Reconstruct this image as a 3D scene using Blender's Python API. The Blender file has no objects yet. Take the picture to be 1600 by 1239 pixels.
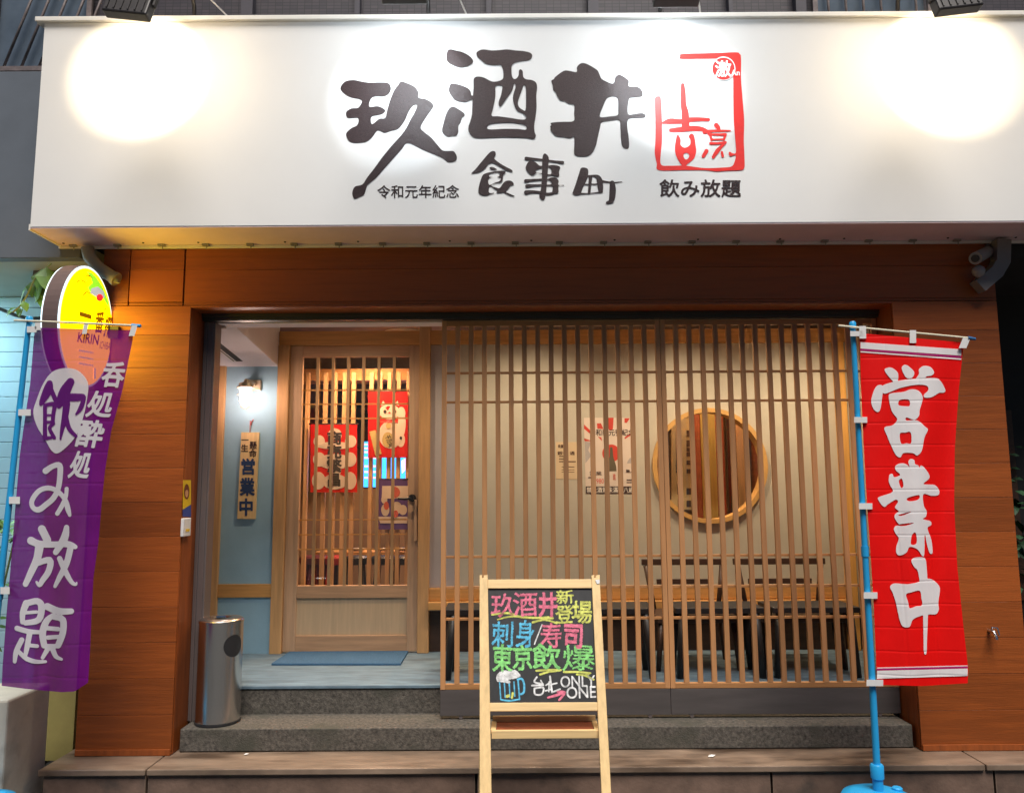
import bpy, bmesh, math, random
import numpy as np
from mathutils import Vector, Matrix, Euler
random.seed(7)
rad = math.radians
S = bpy.context.scene
COL = S.collection

# ------------------------------------------------------------------ camera
F = 1216.0
PITCH, ROLL = rad(7.0), rad(0.35)
CAM = Vector((0, -4.5, 1.65))
cd = bpy.data.cameras.new('camera'); cam = bpy.data.objects.new('camera', cd); COL.objects.link(cam)
cd.sensor_fit = 'HORIZONTAL'; cd.sensor_width = 36; cd.lens = 36 * F / 1600
cd.clip_end = 500; cd.clip_start = 0.05
RM = Matrix.Rotation(math.pi / 2 + PITCH, 3, 'X') @ Matrix.Rotation(-ROLL, 3, 'Z')
cam.location = CAM; cam.rotation_euler = RM.to_euler()
S.camera = cam

# ------------------------------------------------------------------ world, sun, exposure
SUN_EL, SUN_AZ = rad(62), rad(12)         # soft evening street light, high in front of the shop
w = bpy.data.worlds.new("World"); S.world = w; w.use_nodes = True
nt = w.node_tree; bg = nt.nodes['Background']
sky = nt.nodes.new('ShaderNodeTexSky'); sky.sky_type = 'NISHITA'; sky.sun_disc = False
sky.sun_elevation = SUN_EL; sky.sun_rotation = math.pi - SUN_AZ
sky.ozone_density = 6.0; sky.air_density = 1.3; sky.dust_density = 0.2
hs = nt.nodes.new('ShaderNodeHueSaturation'); hs.inputs['Saturation'].default_value = 1.8
nt.links.new(sky.outputs[0], hs.inputs['Color']); nt.links.new(hs.outputs[0], bg.inputs[0]); bg.inputs[1].default_value = 0.008
sd = bpy.data.lights.new('sun', 'SUN'); sun = bpy.data.objects.new('sun', sd); COL.objects.link(sun)
sd.energy = 1.85; sd.angle = rad(32); sd.color = (1.0, 0.93, 0.85)
sun.rotation_euler = Vector((math.sin(SUN_AZ) * math.cos(SUN_EL) * -1, math.cos(SUN_AZ) * math.cos(SUN_EL), -math.sin(SUN_EL))).to_track_quat('-Z', 'Y').to_euler()
S.view_settings.view_transform = 'Standard'; S.view_settings.look = 'None'
S.view_settings.exposure = 1.45; S.view_settings.gamma = 1
S.cycles.max_bounces = 8; S.cycles.transparent_max_bounces = 12
S.cycles.caustics_reflective = False; S.cycles.caustics_refractive = False
S.cycles.sample_clamp_indirect = 6

# ------------------------------------------------------------------ pixel ray helpers (photo pixels -> points on a real plane)
def ray(px, py):
    return RM @ Vector((px - 800, -(py - 619.5), -F))
def P(px, py, Y):
    d = ray(px, py); return CAM + d * ((Y - CAM.y) / d.y)
def PX(px, py, X):
    d = ray(px, py); return CAM + d * ((X - CAM.x) / d.x)
def PP(px, py, o, n):
    d = ray(px, py); return CAM + d * ((o - CAM).dot(n) / d.dot(n))

# ------------------------------------------------------------------ materials
MATS = {}
def new_mat(name):
    m = bpy.data.materials.new(name); m.use_nodes = True
    return m, m.node_tree, m.node_tree.nodes['Principled BSDF']
def mat(name, col, rough=0.6, var=0.12, scale=6.0, stretch=(1, 1, 1), metal=0.0, bump=0.0, bscale=60.0, island=0.0, spec=0.5, dirt=None, coat=0.0, detail=6):
    """Base colour varied by noise; optional bump, per-piece variation and dirt patches."""
    if name in MATS: return MATS[name]
    m, t, b = new_mat(name); N = t.nodes; L = t.links
    tc = N.new('ShaderNodeTexCoord'); mp = N.new('ShaderNodeMapping'); mp.inputs['Scale'].default_value = stretch
    L.new(tc.outputs['Object'], mp.inputs[0])
    nz = N.new('ShaderNodeTexNoise'); nz.inputs['Scale'].default_value = scale; nz.inputs['Detail'].default_value = detail
    nz.inputs['Roughness'].default_value = 0.62
    L.new(mp.outputs[0], nz.inputs['Vector'])
    val = nz.outputs['Fac']
    if island:
        g = N.new('ShaderNodeNewGeometry')
        a = N.new('ShaderNodeMath'); a.operation = 'MULTIPLY_ADD'; a.inputs[1].default_value = island; L.new(g.outputs['Random Per Island'], a.inputs[0])
        L.new(val, a.inputs[2]); s = N.new('ShaderNodeMath'); s.operation = 'SUBTRACT'; s.inputs[1].default_value = island / 2; L.new(a.outputs[0], s.inputs[0]); val = s.outputs[0]
        sc = N.new('ShaderNodeVectorMath'); sc.operation = 'SCALE'; sc.inputs['Scale'].default_value = 37.0
        cx = N.new('ShaderNodeCombineXYZ'); L.new(g.outputs['Random Per Island'], cx.inputs[0]); L.new(g.outputs['Random Per Island'], cx.inputs[1])
        L.new(cx.outputs[0], sc.inputs[0]); L.new(sc.outputs[0], mp.inputs['Location'])
    r = N.new('ShaderNodeValToRGB')
    c = Vector(col[:3])
    lo = [max(0, x * (1 - var * 1.6)) for x in c]; hi = [min(1, x * (1 + var * 1.6)) for x in c]
    r.color_ramp.elements[0].position = 0.25; r.color_ramp.elements[0].color = (*lo, 1)
    r.color_ramp.elements[1].position = 0.75; r.color_ramp.elements[1].color = (*hi, 1)
    L.new(val, r.inputs[0]); out = r.outputs[0]
    if dirt:
        n2 = N.new('ShaderNodeTexNoise'); n2.inputs['Scale'].default_value = dirt[1]; n2.inputs['Detail'].default_value = 8
        L.new(mp.outputs[0], n2.inputs['Vector'])
        r2 = N.new('ShaderNodeValToRGB'); r2.color_ramp.elements[0].position = dirt[2]; r2.color_ramp.elements[1].position = dirt[2] + 0.18
        L.new(n2.outputs['Fac'], r2.inputs[0])
        mx = N.new('ShaderNodeMix'); mx.data_type = 'RGBA'; L.new(r2.outputs[0], mx.inputs['Factor']); L.new(out, mx.inputs['A']); mx.inputs['B'].default_value = (*dirt[0], 1); out = mx.outputs['Result']
    L.new(out, b.inputs['Base Color'])
    b.inputs['Roughness'].default_value = rough; b.inputs['Metallic'].default_value = metal; b.inputs['Specular IOR Level'].default_value = spec
    b.inputs['Coat Weight'].default_value = coat
    if bump:
        n3 = N.new('ShaderNodeTexNoise'); n3.inputs['Scale'].default_value = bscale; n3.inputs['Detail'].default_value = 5
        L.new(mp.outputs[0], n3.inputs['Vector'])
        bp = N.new('ShaderNodeBump'); bp.inputs['Strength'].default_value = bump; bp.inputs['Distance'].default_value = 0.004
        L.new(n3.outputs['Fac'], bp.inputs['Height']); L.new(bp.outputs[0], b.inputs['Normal'])
    MATS[name] = m; return m
def emit(name, col, strength):
    if name in MATS: return MATS[name]
    m, t, b = new_mat(name)
    b.inputs['Base Color'].default_value = (*col, 1); b.inputs['Emission Color'].default_value = (*col, 1); b.inputs['Emission Strength'].default_value = strength
    b.inputs['Roughness'].default_value = 0.4
    MATS[name] = m; return m
def cloth_mat(name, col, translucent=0.3, transparent=0.0, tint=(1, 1, 1), crease=None, var=0.05):
    if name in MATS: return MATS[name]
    m, t, b = new_mat(name); N = t.nodes; L = t.links
    N.remove(b); out = N['Material Output']
    tc = N.new('ShaderNodeTexCoord')
    nz = N.new('ShaderNodeTexNoise'); nz.inputs['Scale'].default_value = 5; L.new(tc.outputs['Object'], nz.inputs['Vector'])
    r = N.new('ShaderNodeValToRGB')
    r.color_ramp.elements[0].color = (*[x * (1 - var) for x in col], 1); r.color_ramp.elements[1].color = (*[min(1, x * (1 + var)) for x in col], 1)
    L.new(nz.outputs['Fac'], r.inputs[0])
    d = N.new('ShaderNodeBsdfPrincipled'); d.inputs['Roughness'].default_value = 0.5; d.inputs['Specular IOR Level'].default_value = 0.25
    d.inputs['Sheen Weight'].default_value = 0.0
    L.new(r.outputs[0], d.inputs['Base Color'])
    tr = N.new('ShaderNodeBsdfTranslucent'); L.new(r.outputs[0], tr.inputs[0])
    mx = N.new('ShaderNodeMixShader'); mx.inputs[0].default_value = translucent; L.new(d.outputs[0], mx.inputs[1]); L.new(tr.outputs[0], mx.inputs[2])
    bp = N.new('ShaderNodeBump'); bp.inputs['Strength'].default_value = 0.5; bp.inputs['Distance'].default_value = 0.006
    w1 = N.new('ShaderNodeTexNoise'); w1.inputs['Scale'].default_value = 14; w1.inputs['Detail'].default_value = 3
    mp = N.new('ShaderNodeMapping'); mp.inputs['Scale'].default_value = (1, 1, 0.45); L.new(tc.outputs['Object'], mp.inputs[0]); L.new(mp.outputs[0], w1.inputs['Vector'])
    h = w1.outputs['Fac']
    if crease:      # regular fold lines from having been packed
        sx = N.new('ShaderNodeSeparateXYZ'); L.new(tc.outputs['Object'], sx.inputs[0])
        for ax, per in crease:
            dv = N.new('ShaderNodeMath'); dv.operation = 'MULTIPLY'; dv.inputs[1].default_value = 1 / per; L.new(sx.outputs[ax], dv.inputs[0])
            pp = N.new('ShaderNodeMath'); pp.operation = 'PINGPONG'; pp.inputs[1].default_value = 0.5; L.new(dv.outputs[0], pp.inputs[0])
            ml = N.new('ShaderNodeMath'); ml.operation = 'MULTIPLY'; ml.inputs[1].default_value = 16; ml.use_clamp = True; L.new(pp.outputs[0], ml.inputs[0])
            ad = N.new('ShaderNodeMath'); ad.operation = 'MULTIPLY_ADD'; ad.inputs[1].default_value = 0.40; L.new(ml.outputs[0], ad.inputs[0]); L.new(h, ad.inputs[2]); h = ad.outputs[0]
    L.new(h, bp.inputs['Height']); L.new(bp.outputs[0], d.inputs['Normal']); L.new(bp.outputs[0], tr.inputs['Normal'])
    last = mx.outputs[0]
    if transparent:
        tp = N.new('ShaderNodeBsdfTransparent'); tp.inputs[0].default_value = (*tint, 1)
        m2 = N.new('ShaderNodeMixShader'); m2.inputs[0].default_value = transparent; L.new(last, m2.inputs[1]); L.new(tp.outputs[0], m2.inputs[2]); last = m2.outputs[0]
    L.new(last, out.inputs[0])
    MATS[name] = m; return m
def glass_mat(name='pane_glass', tint=(1, 1, 1), refl=0.06):
    if name in MATS: return MATS[name]
    m, t, b = new_mat(name); N = t.nodes; L = t.links; N.remove(b)
    tp = N.new('ShaderNodeBsdfTransparent'); tp.inputs[0].default_value = (*tint, 1)
    gl = N.new('ShaderNodeBsdfGlossy'); gl.inputs['Roughness'].default_value = 0.02
    mx = N.new('ShaderNodeMixShader'); mx.inputs[0].default_value = refl
    L.new(tp.outputs[0], mx.inputs[1]); L.new(gl.outputs[0], mx.inputs[2]); L.new(mx.outputs[0], N['Material Output'].inputs[0])
    MATS[name] = m; return m

M_clad = mat('stained_cladding', (0.285, 0.070, 0.0125), 0.42, 0.16, 5, (0.5, 1, 9), bump=0.35, bscale=26, island=0.6, spec=0.4)
M_cladv = mat('stained_trim', (0.27, 0.066, 0.0125), 0.45, 0.2, 5, (6, 6, 0.6), bump=0.25, bscale=26)
M_dark = mat('dark_gap', (0.02, 0.017, 0.015), 0.8)
M_latt = mat('lattice_wood', (0.44, 0.215, 0.09), 0.5, 0.15, 6, (8, 8, 0.6), bump=0.15, bscale=30, island=0.5)
M_lattf = mat('lattice_rail_wood', (0.40, 0.19, 0.07), 0.5, 0.15, 6, (0.6, 8, 8), bump=0.15, bscale=30)
M_timber = mat('porch_timber', (0.56, 0.32, 0.14), 0.5, 0.14, 5, (7, 7, 0.5), bump=0.15, bscale=24)
M_timberh = mat('porch_timber_rail', (0.60, 0.31, 0.10), 0.5, 0.14, 5, (0.5, 7, 7), bump=0.15, bscale=24)
M_doorw = mat('door_wood', (0.52, 0.33, 0.20), 0.5, 0.15, 5, (7, 7, 0.5), bump=0.15, bscale=24)
M_doorh = mat('door_wood_rail', (0.50, 0.30, 0.17), 0.5, 0.15, 5, (0.5, 7, 7), bump=0.15, bscale=24)
M_pine = mat('pale_pine', (0.80, 0.56, 0.27), 0.5, 0.12, 4, (10, 10, 0.7), bump=0.12, bscale=26)
M_pineh = mat('pale_pine_rail', (0.80, 0.56, 0.27), 0.5, 0.12, 4, (0.7, 10, 10), bump=0.12, bscale=26)
M_redw = mat('red_stained_wood', (0.34, 0.08, 0.03), 0.5, 0.15, 5, (0.6, 6, 6))
M_alu = mat('bronze_aluminium', (0.20, 0.165, 0.16), 0.4, 0.06, 3, metal=0.5)
M_track = mat('dark_track', (0.03, 0.03, 0.028), 0.4)
M_white = mat('white_sign_film', (0.76, 0.76, 0.76), 0.85, 0.015, 1.5, spec=0.04, bump=0.05, bscale=2)
M_trim = mat('white_metal_trim', (0.78, 0.76, 0.72), 0.4, 0.04)
M_soff = mat('sign_underside', (0.88, 0.68, 0.72), 0.5, 0.06, 3)
M_ink = mat('black_vinyl', (0.030, 0.016, 0.018), 0.34, 0.25, 90, bump=0.5, bscale=300, spec=0.28)
M_inkred = mat('red_vinyl', (0.75, 0.012, 0.008), 0.5, 0.06, 30)
M_plaster = mat('beige_plaster', (0.52, 0.49, 0.41), 0.85, 0.05, 4, bump=0.2, bscale=120)
M_plgrey = mat('grey_lilac_plaster', (0.42, 0.39, 0.40), 0.85, 0.05, 4, bump=0.2, bscale=120)
M_blue = mat('teal_lit_plaster', (0.30, 0.49, 0.62), 0.85, 0.05, 5, bump=0.2, bscale=120)  # pale alcove plaster with the teal light put into its colour
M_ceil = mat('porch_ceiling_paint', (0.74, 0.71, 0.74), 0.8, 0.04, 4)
M_ceild = mat('shaded_ceiling_paint', (0.30, 0.27, 0.28), 0.8, 0.04, 4)  # ceiling paint darkened to carry the shade of the raised recess
M_conc = mat('step_concrete', (0.088, 0.078, 0.066), 0.85, 0.5, 55, bump=0.9, bscale=120, dirt=((0.06, 0.058, 0.045), 5, 0.52))
M_floor = mat('porch_concrete', (0.145, 0.215, 0.27), 0.6, 0.25, 10, (0.5, 2, 1), bump=0.5, bscale=50, dirt=((0.09, 0.13, 0.165), 4, 0.52))  # blue of the dusk sky light is painted into the concrete
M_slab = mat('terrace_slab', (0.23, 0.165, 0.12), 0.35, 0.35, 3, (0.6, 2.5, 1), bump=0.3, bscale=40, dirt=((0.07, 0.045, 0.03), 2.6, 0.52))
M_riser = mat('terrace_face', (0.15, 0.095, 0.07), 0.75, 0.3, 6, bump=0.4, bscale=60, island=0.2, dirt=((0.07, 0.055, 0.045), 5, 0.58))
M_road = mat('asphalt', (0.05, 0.05, 0.05), 0.8, 0.3, 30, bump=0.6, bscale=150)
M_base = mat('screen_base_board', (0.075, 0.064, 0.062), 0.6, 0.15, 5, (0.5, 4, 4))
M_steel = mat('brushed_steel', (0.62, 0.60, 0.58), 0.24, 0.05, 8, (30, 30, 0.3), metal=1.0, bump=0.02, bscale=40)
M_blackp = mat('black_plastic', (0.02, 0.02, 0.022), 0.4)
M_blackm = mat('black_metal', (0.018, 0.017, 0.018), 0.45)
M_dwood = mat('dark_wood', (0.06, 0.03, 0.018), 0.45, 0.2, 5, (1, 6, 6))
M_bluep = mat('blue_plastic', (0.02, 0.33, 0.68), 0.35, 0.05)
M_tape = mat('white_tape', (0.70, 0.69, 0.68), 0.55, 0.06, 10)
M_rod = mat('cream_rod', (0.72, 0.68, 0.52), 0.4, 0.05)
M_red = cloth_mat('red_banner_cloth', (0.90, 0.005, 0.004), 0.18, crease=((2, 0.11), (0, 0.155)))
M_redsh = cloth_mat('noren_red_cloth', (0.70, 0.02, 0.015), 0.3)
M_wcl = cloth_mat('white_printed_cloth', (0.84, 0.83, 0.84), 0.15, crease=((2, 0.11), (0, 0.155)))
M_lilac = cloth_mat('lilac_line_cloth', (0.45, 0.02, 0.18), 0.15)
M_purp = cloth_mat('purple_banner_cloth', (0.15, 0.004, 0.20), 0.28, 0.13, (1.0, 0.68, 0.8), crease=((2, 0.155),), var=0.3)
M_purpt = cloth_mat('purple_print', (0.13, 0.010, 0.20), 0.3, 0.15, (1.0, 0.6, 0.8))
M_wpr = cloth_mat('white_print_on_purple', (0.82, 0.82, 0.84), 0.3, 0.10, (1.0, 0.95, 0.8))
M_board = mat('blackboard', (0.016, 0.016, 0.018), 0.5, 0.35, 9, (3, 3, 0.7))
def chalk(n, c): return mat('chalk_' + n, c, 0.9, 0.38, 45, (1, 1, 1.6), detail=10)
M_pink, M_yel, M_cblue, M_cgreen, M_cwhite = chalk('pink', (0.75, 0.16, 0.24)), chalk('yellow', (0.58, 0.60, 0.14)), chalk('blue', (0.10, 0.42, 0.68)), chalk('green', (0.22, 0.58, 0.18)), chalk('white', (0.66, 0.66, 0.66))
M_mat = mat('blue_doormat', (0.05, 0.13, 0.24), 0.95, 0.3, 180, bump=0.9, bscale=200)
M_olive = mat('grey_pipe', (0.26, 0.25, 0.20), 0.5, 0.1, 4)
M_leaf = mat('leaf_green', (0.06, 0.16, 0.03), 0.5, 0.35, 8, island=0.5)
M_stem = mat('stem_green', (0.13, 0.17, 0.06), 0.6)

# ------------------------------------------------------------------ object helpers
def link(o): COL.objects.link(o); return o
def tag(o, label=None, cat=None, group=None, kind=None):
    if label: o['label'] = label
    if cat: o['category'] = cat
    if group: o['group'] = group
    if kind: o['kind'] = kind
    return o
def thing(name, label, cat, loc=(0, 0, 0), group=None):
    o = link(bpy.data.objects.new(name, None)); o.location = loc; o.empty_display_size = 0.1
    return tag(o, label, cat, group)
def wloc(o):
    v = Vector((0, 0, 0))
    while o: v += Vector(o.location); o = o.parent
    return v
class MB:
    def __init__(s): s.bm = bmesh.new(); s.mi = 0
    def faces_from(s, verts, faces, smooth=False):
        vs = [s.bm.verts.new(v) for v in verts]
        for f in faces:
            try:
                fc = s.bm.faces.new([vs[i] for i in f]); fc.material_index = s.mi; fc.smooth = smooth
            except ValueError: pass
        return vs
    def box(s, x0, x1, y0, y1, z0, z1, fr=None, bev=0.0):
        pts = [(x, y, z) for z in (z0, z1) for y in (y0, y1) for x in (x0, x1)]
        if fr: pts = [fr(*p) for p in pts]
        fs = [(0, 2, 3, 1), (4, 5, 7, 6), (0, 1, 5, 4), (2, 6, 7, 3), (0, 4, 6, 2), (1, 3, 7, 5)]
        vs = s.faces_from(pts, fs)
        if bev:
            es = list({e for v in vs for e in v.link_edges})
            bmesh.ops.bevel(s.bm, geom=es, offset=bev, segments=2, affect='EDGES', profile=0.5)
        return s
    def ring_tube(s, path, rads, n=12, cap=True, smooth=True):
        path = [Vector(p) for p in path]
        if not hasattr(rads, '__len__'): rads = [rads] * len(path)
        t0 = (path[1] - path[0]).normalized(); up = Vector((0, 0, 1)) if abs(t0.z) < 0.9 else Vector((1, 0, 0))
        a = t0.cross(up).normalized(); rings = []
        for i, p in enumerate(path):
            t = (path[min(i + 1, len(path) - 1)] - path[max(i - 1, 0)])
            t = t.normalized() if t.length > 1e-9 else t0
            a = (a - t * a.dot(t)).normalized(); b = t.cross(a)
            rings.append([s.bm.verts.new(p + (a * math.cos(2 * math.pi * k / n) + b * math.sin(2 * math.pi * k / n)) * rads[i]) for k in range(n)])
        for r0, r1 in zip(rings, rings[1:]):
            for k in range(n):
                f = s.bm.faces.new((r0[k], r0[(k + 1) % n], r1[(k + 1) % n], r1[k])); f.smooth = smooth; f.material_index = s.mi
        if cap:
            for r in (rings[0][::-1], rings[-1]):
                f = s.bm.faces.new(r); f.material_index = s.mi
        return s
    def lathe(s, c, prof, n=32, axis='Z'):
        c = Vector(c); rings = []
        for r, h in prof:
            ring = []
            for k in range(n):
                a = 2 * math.pi * k / n; u, v = r * math.cos(a), r * math.sin(a)
                p = {'Z': (u, v, h), 'Y': (u, h, v), 'X': (h, u, v)}[axis]
                ring.append(s.bm.verts.new(c + Vector(p)))
            rings.append(ring)
        for r0, r1 in zip(rings, rings[1:]):
            for k in range(n):
                f = s.bm.faces.new((r0[k], r0[(k + 1) % n], r1[(k + 1) % n], r1[k])); f.smooth = True; f.material_index = s.mi
        for r in (rings[0][::-1], rings[-1]):
            f = s.bm.faces.new(r); f.material_index = s.mi
        return s
    def prism(s, poly, axis, a0, a1):
        """poly in the plane across axis, extruded from a0 to a1"""
        def mk(p, a): return {'X': (a, p[0], p[1]), 'Y': (p[0], a, p[1]), 'Z': (p[0], p[1], a)}[axis]
        n = len(poly); vs = [mk(p, a0) for p in poly] + [mk(p, a1) for p in poly]
        s.faces_from(vs, [tuple(range(n - 1, -1, -1)), tuple(range(n, 2 * n))] + [(i, (i + 1) % n, n + (i + 1) % n, n + i) for i in range(n)])
        return s
    def build(s, name, mats, parent=None, normals=True, auto=True):
        if normals: bmesh.ops.recalc_face_normals(s.bm, faces=s.bm.faces[:])
        off = wloc(parent) if parent else Vector((0, 0, 0))
        if off.length: bmesh.ops.translate(s.bm, verts=s.bm.verts[:], vec=-off)
        if auto:
            for e in s.bm.edges:
                if len(e.link_faces) == 2 and e.calc_face_angle(0) > rad(40): e.smooth = False
        me = bpy.data.meshes.new(name); s.bm.to_mesh(me); s.bm.free()
        for m in (mats if isinstance(mats, (list, tuple)) else [mats]): me.materials.append(m)
        o = link(bpy.data.objects.new(name, me)); o.parent = parent
        return o
def box(name, m, parent, x0, x1, y0, y1, z0, z1, bev=0.003):
    return MB().box(x0, x1, y0, y1, z0, z1, bev=bev).build(name, m, parent)
def copy_tree(o, parent=None):
    c = o.copy(); COL.objects.link(c); c.parent = parent
    for ch in o.children: copy_tree(ch, c)
    return c
def lamp(name, typ, loc, energy, color, parent, **kw):
    d = bpy.data.lights.new(name, typ); d.energy = energy; d.color = color
    for k, v in kw.items():
        if k != 'aim': setattr(d, k, v)
    o = link(bpy.data.objects.new(name, d)); o.parent = parent
    o.location = Vector(loc) - (wloc(parent) if parent else Vector())
    if 'aim' in kw: o.rotation_euler = (Vector(kw['aim']) - Vector(loc)).to_track_quat('-Z', 'Y').to_euler()
    return o

# ------------------------------------------------------------------ lettering
def cr(pts, closed, n=4):
    pts = np.array(pts, float); N = len(pts); out = []
    for i in range(N if closed else N - 1):
        if closed: p0, p1, p2, p3 = pts[i - 1], pts[i], pts[(i + 1) % N], pts[(i + 2) % N]
        else: p0, p1, p2, p3 = pts[max(i - 1, 0)], pts[i], pts[i + 1], pts[min(i + 2, N - 1)]
        for k in range(n):
            t = k / n
            out.append(0.5 * ((2 * p1) + (-p0 + p2) * t + (2 * p0 - 5 * p1 + 4 * p2 - p3) * t * t + (-p0 + 3 * p1 - 3 * p2 + p3) * t ** 3))
    if not closed: out.append(pts[-1])
    return np.array(out)
def sdf_poly(X, Y, pts):
    d = np.full(X.shape, 1e9); ins = np.zeros(X.shape, bool)
    for (x0, y0), (x1, y1) in zip(pts, np.roll(pts, -1, 0)):
        ex, ey = x1 - x0, y1 - y0; l = ex * ex + ey * ey
        if l < 1e-12: continue
        t = np.clip(((X - x0) * ex + (Y - y0) * ey) / l, 0, 1)
        d = np.minimum(d, np.hypot(X - x0 - t * ex, Y - y0 - t * ey))
        if y0 != y1: ins ^= ((y0 > Y) != (y1 > Y)) & (X < ex * (Y - y0) / (y1 - y0) + x0)
    return np.where(ins, d, -d)
def sdf_stroke(X, Y, pts):
    d = np.full(X.shape, -1e9)
    for a, b in zip(pts, pts[1:]):
        ex, ey = b[0] - a[0], b[1] - a[1]; l = ex * ex + ey * ey
        if l < 1e-12: continue
        t = np.clip(((X - a[0]) * ex + (Y - a[1]) * ey) / l, 0, 1)
        d = np.maximum(d, (a[2] + t * (b[2] - a[2])) / 2 - np.hypot(X - a[0] - t * ex, Y - a[1] - t * ey))
    return d
def contour(f, xs, ys):
    f = f.copy(); f[np.abs(f) < 1e-5] = 1e-5
    verts, faces, vid = [], [], {}
    def V(key, p):
        if key not in vid: vid[key] = len(verts); verts.append(p)
        return vid[key]
    ny, nx = f.shape
    pos = f > 0
    act = pos[:-1, :-1] | pos[1:, :-1] | pos[:-1, 1:] | pos[1:, 1:]
    for j, i in zip(*np.nonzero(act)):
        cs = [(j, i), (j, i + 1), (j + 1, i + 1), (j + 1, i)]; poly = []
        for a in range(4):
            A, B = cs[a], cs[(a + 1) % 4]; fa, fb = f[A], f[B]
            if fa > 0: poly.append(V(A, (xs[A[1]], ys[A[0]])))
            if (fa > 0) != (fb > 0):
                t = fa / (fa - fb); k = (min(A, B), max(A, B))
                poly.append(V(k, (xs[A[1]] + t * (xs[B[1]] - xs[A[1]]), ys[A[0]] + t * (ys[B[0]] - ys[A[0]]))))
        if len(poly) > 2: faces.append(poly)
    return verts, faces
def glyph(tf, polys=(), strokes=(), holes=(), cell=1.0, rough=0.0):
    """brush writing given as outlines, holes and strokes of varying width -> one clean 2-D mesh in photo pixels.
    tf = (x0, y0, scale): the units the outlines are written in."""
    ox, oy, sc = tf
    T = lambda p: np.column_stack([p[:, 0] / sc + ox, p[:, 1] / sc + oy] + ([p[:, 2] / sc] if p.shape[1] > 2 else []))
    pl = [T(cr(p, True)) for p in polys]; st = [T(cr(p, False)) for p in strokes]; ho = [T(cr(p, True)) for p in holes]
    allp = np.vstack([p[:, :2] for p in pl] + [np.vstack([p[:, :2] - p[:, 2:3], p[:, :2] + p[:, 2:3]]) for p in st])
    x0, y0 = allp.min(0) - 2 * cell; x1, y1 = allp.max(0) + 2 * cell
    xs = np.arange(x0, x1 + cell, cell); ys = np.arange(y0, y1 + cell, cell)
    X, Y = np.meshgrid(xs, ys); f = np.full(X.shape, -1e9)
    for p in pl: f = np.maximum(f, sdf_poly(X, Y, p))
    for p in st: f = np.maximum(f, sdf_stroke(X, Y, p))
    for p in ho: f = np.minimum(f, -sdf_poly(X, Y, p))
    if rough:
        rs = np.random.RandomState(3); f = f + rough * (rs.rand(*f.shape) - 0.5)
    return contour(f, xs, ys)
TXT = {}
def outlines(ch):
    c = bpy.data.curves.new('t', 'FONT'); c.body = ch; c.size = 1
    o = bpy.data.objects.new('t', c); COL.objects.link(o)
    dg = bpy.context.evaluated_depsgraph_get()
    cu = o.to_curve(dg); out = []
    for sp in cu.splines:
        pts = []
        if sp.type == 'BEZIER':
            n = len(sp.bezier_points)
            for i in range(n):
                a, b_ = sp.bezier_points[i], sp.bezier_points[(i + 1) % n]
                for k in range(4):
                    t = k / 4; p = a.co * (1 - t) ** 3 + a.handle_right * 3 * t * (1 - t) ** 2 + b_.handle_left * 3 * t * t * (1 - t) + b_.co * t ** 3
                    pts.append((p.x, p.y))
        else: pts = [(p.co.x, p.co.y) for p in sp.points]
        if len(pts) > 2: out.append(np.array(pts))
    o.to_curve_clear(); bpy.data.objects.remove(o); bpy.data.curves.remove(c)
    return out
def text2d(body, bold=0.0, cell=1 / 44, rough=0.0, warp=0.0):
    """letter outlines, thickened by bold and remade as one clean sheet"""
    k = (body, bold, cell, rough, warp)
    if k in TXT: return TXT[k]
    pl = outlines(body)
    if not pl: TXT[k] = ([], []); return TXT[k]
    if warp:
        rs = np.random.RandomState(sum(map(ord, body))); ph = rs.rand(4) * 6
        pl = [np.column_stack([p[:, 0] + warp * np.sin(p[:, 1] * 5 + ph[0]) + warp * 0.5 * np.sin(p[:, 0] * 9 + ph[1]), p[:, 1] + warp * np.sin(p[:, 0] * 5 + ph[2]) + warp * 0.5 * np.sin(p[:, 1] * 9 + ph[3])]) for p in pl]
    a = np.vstack(pl); x0, y0 = a.min(0) - bold - 2 * cell; x1, y1 = a.max(0) + bold + 2 * cell
    xs = np.arange(x0, x1 + cell, cell); ys = np.arange(y0, y1 + cell, cell); X, Y = np.meshgrid(xs, ys)
    d = np.full(X.shape, 1e9); wn = np.zeros(X.shape, int)
    for p in pl:
        for (ax, ay), (bx, by) in zip(p, np.roll(p, -1, 0)):
            ex, ey = bx - ax, by - ay; l = ex * ex + ey * ey
            if l < 1e-14: continue
            t = np.clip(((X - ax) * ex + (Y - ay) * ey) / l, 0, 1); d = np.minimum(d, np.hypot(X - ax - t * ex, Y - ay - t * ey))
            if ay != by:
                cr_s = (X < ex * (Y - ay) / ey + ax)
                wn += np.where((ay <= Y) & (by > Y) & cr_s, 1, 0) - np.where((by <= Y) & (ay > Y) & cr_s, 1, 0)
    f = np.where(wn != 0, d, -d) + bold
    if rough: f = f + rough * (np.random.RandomState(5).rand(*f.shape) - 0.5)
    TXT[k] = contour(f, xs, ys); return TXT[k]
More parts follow.
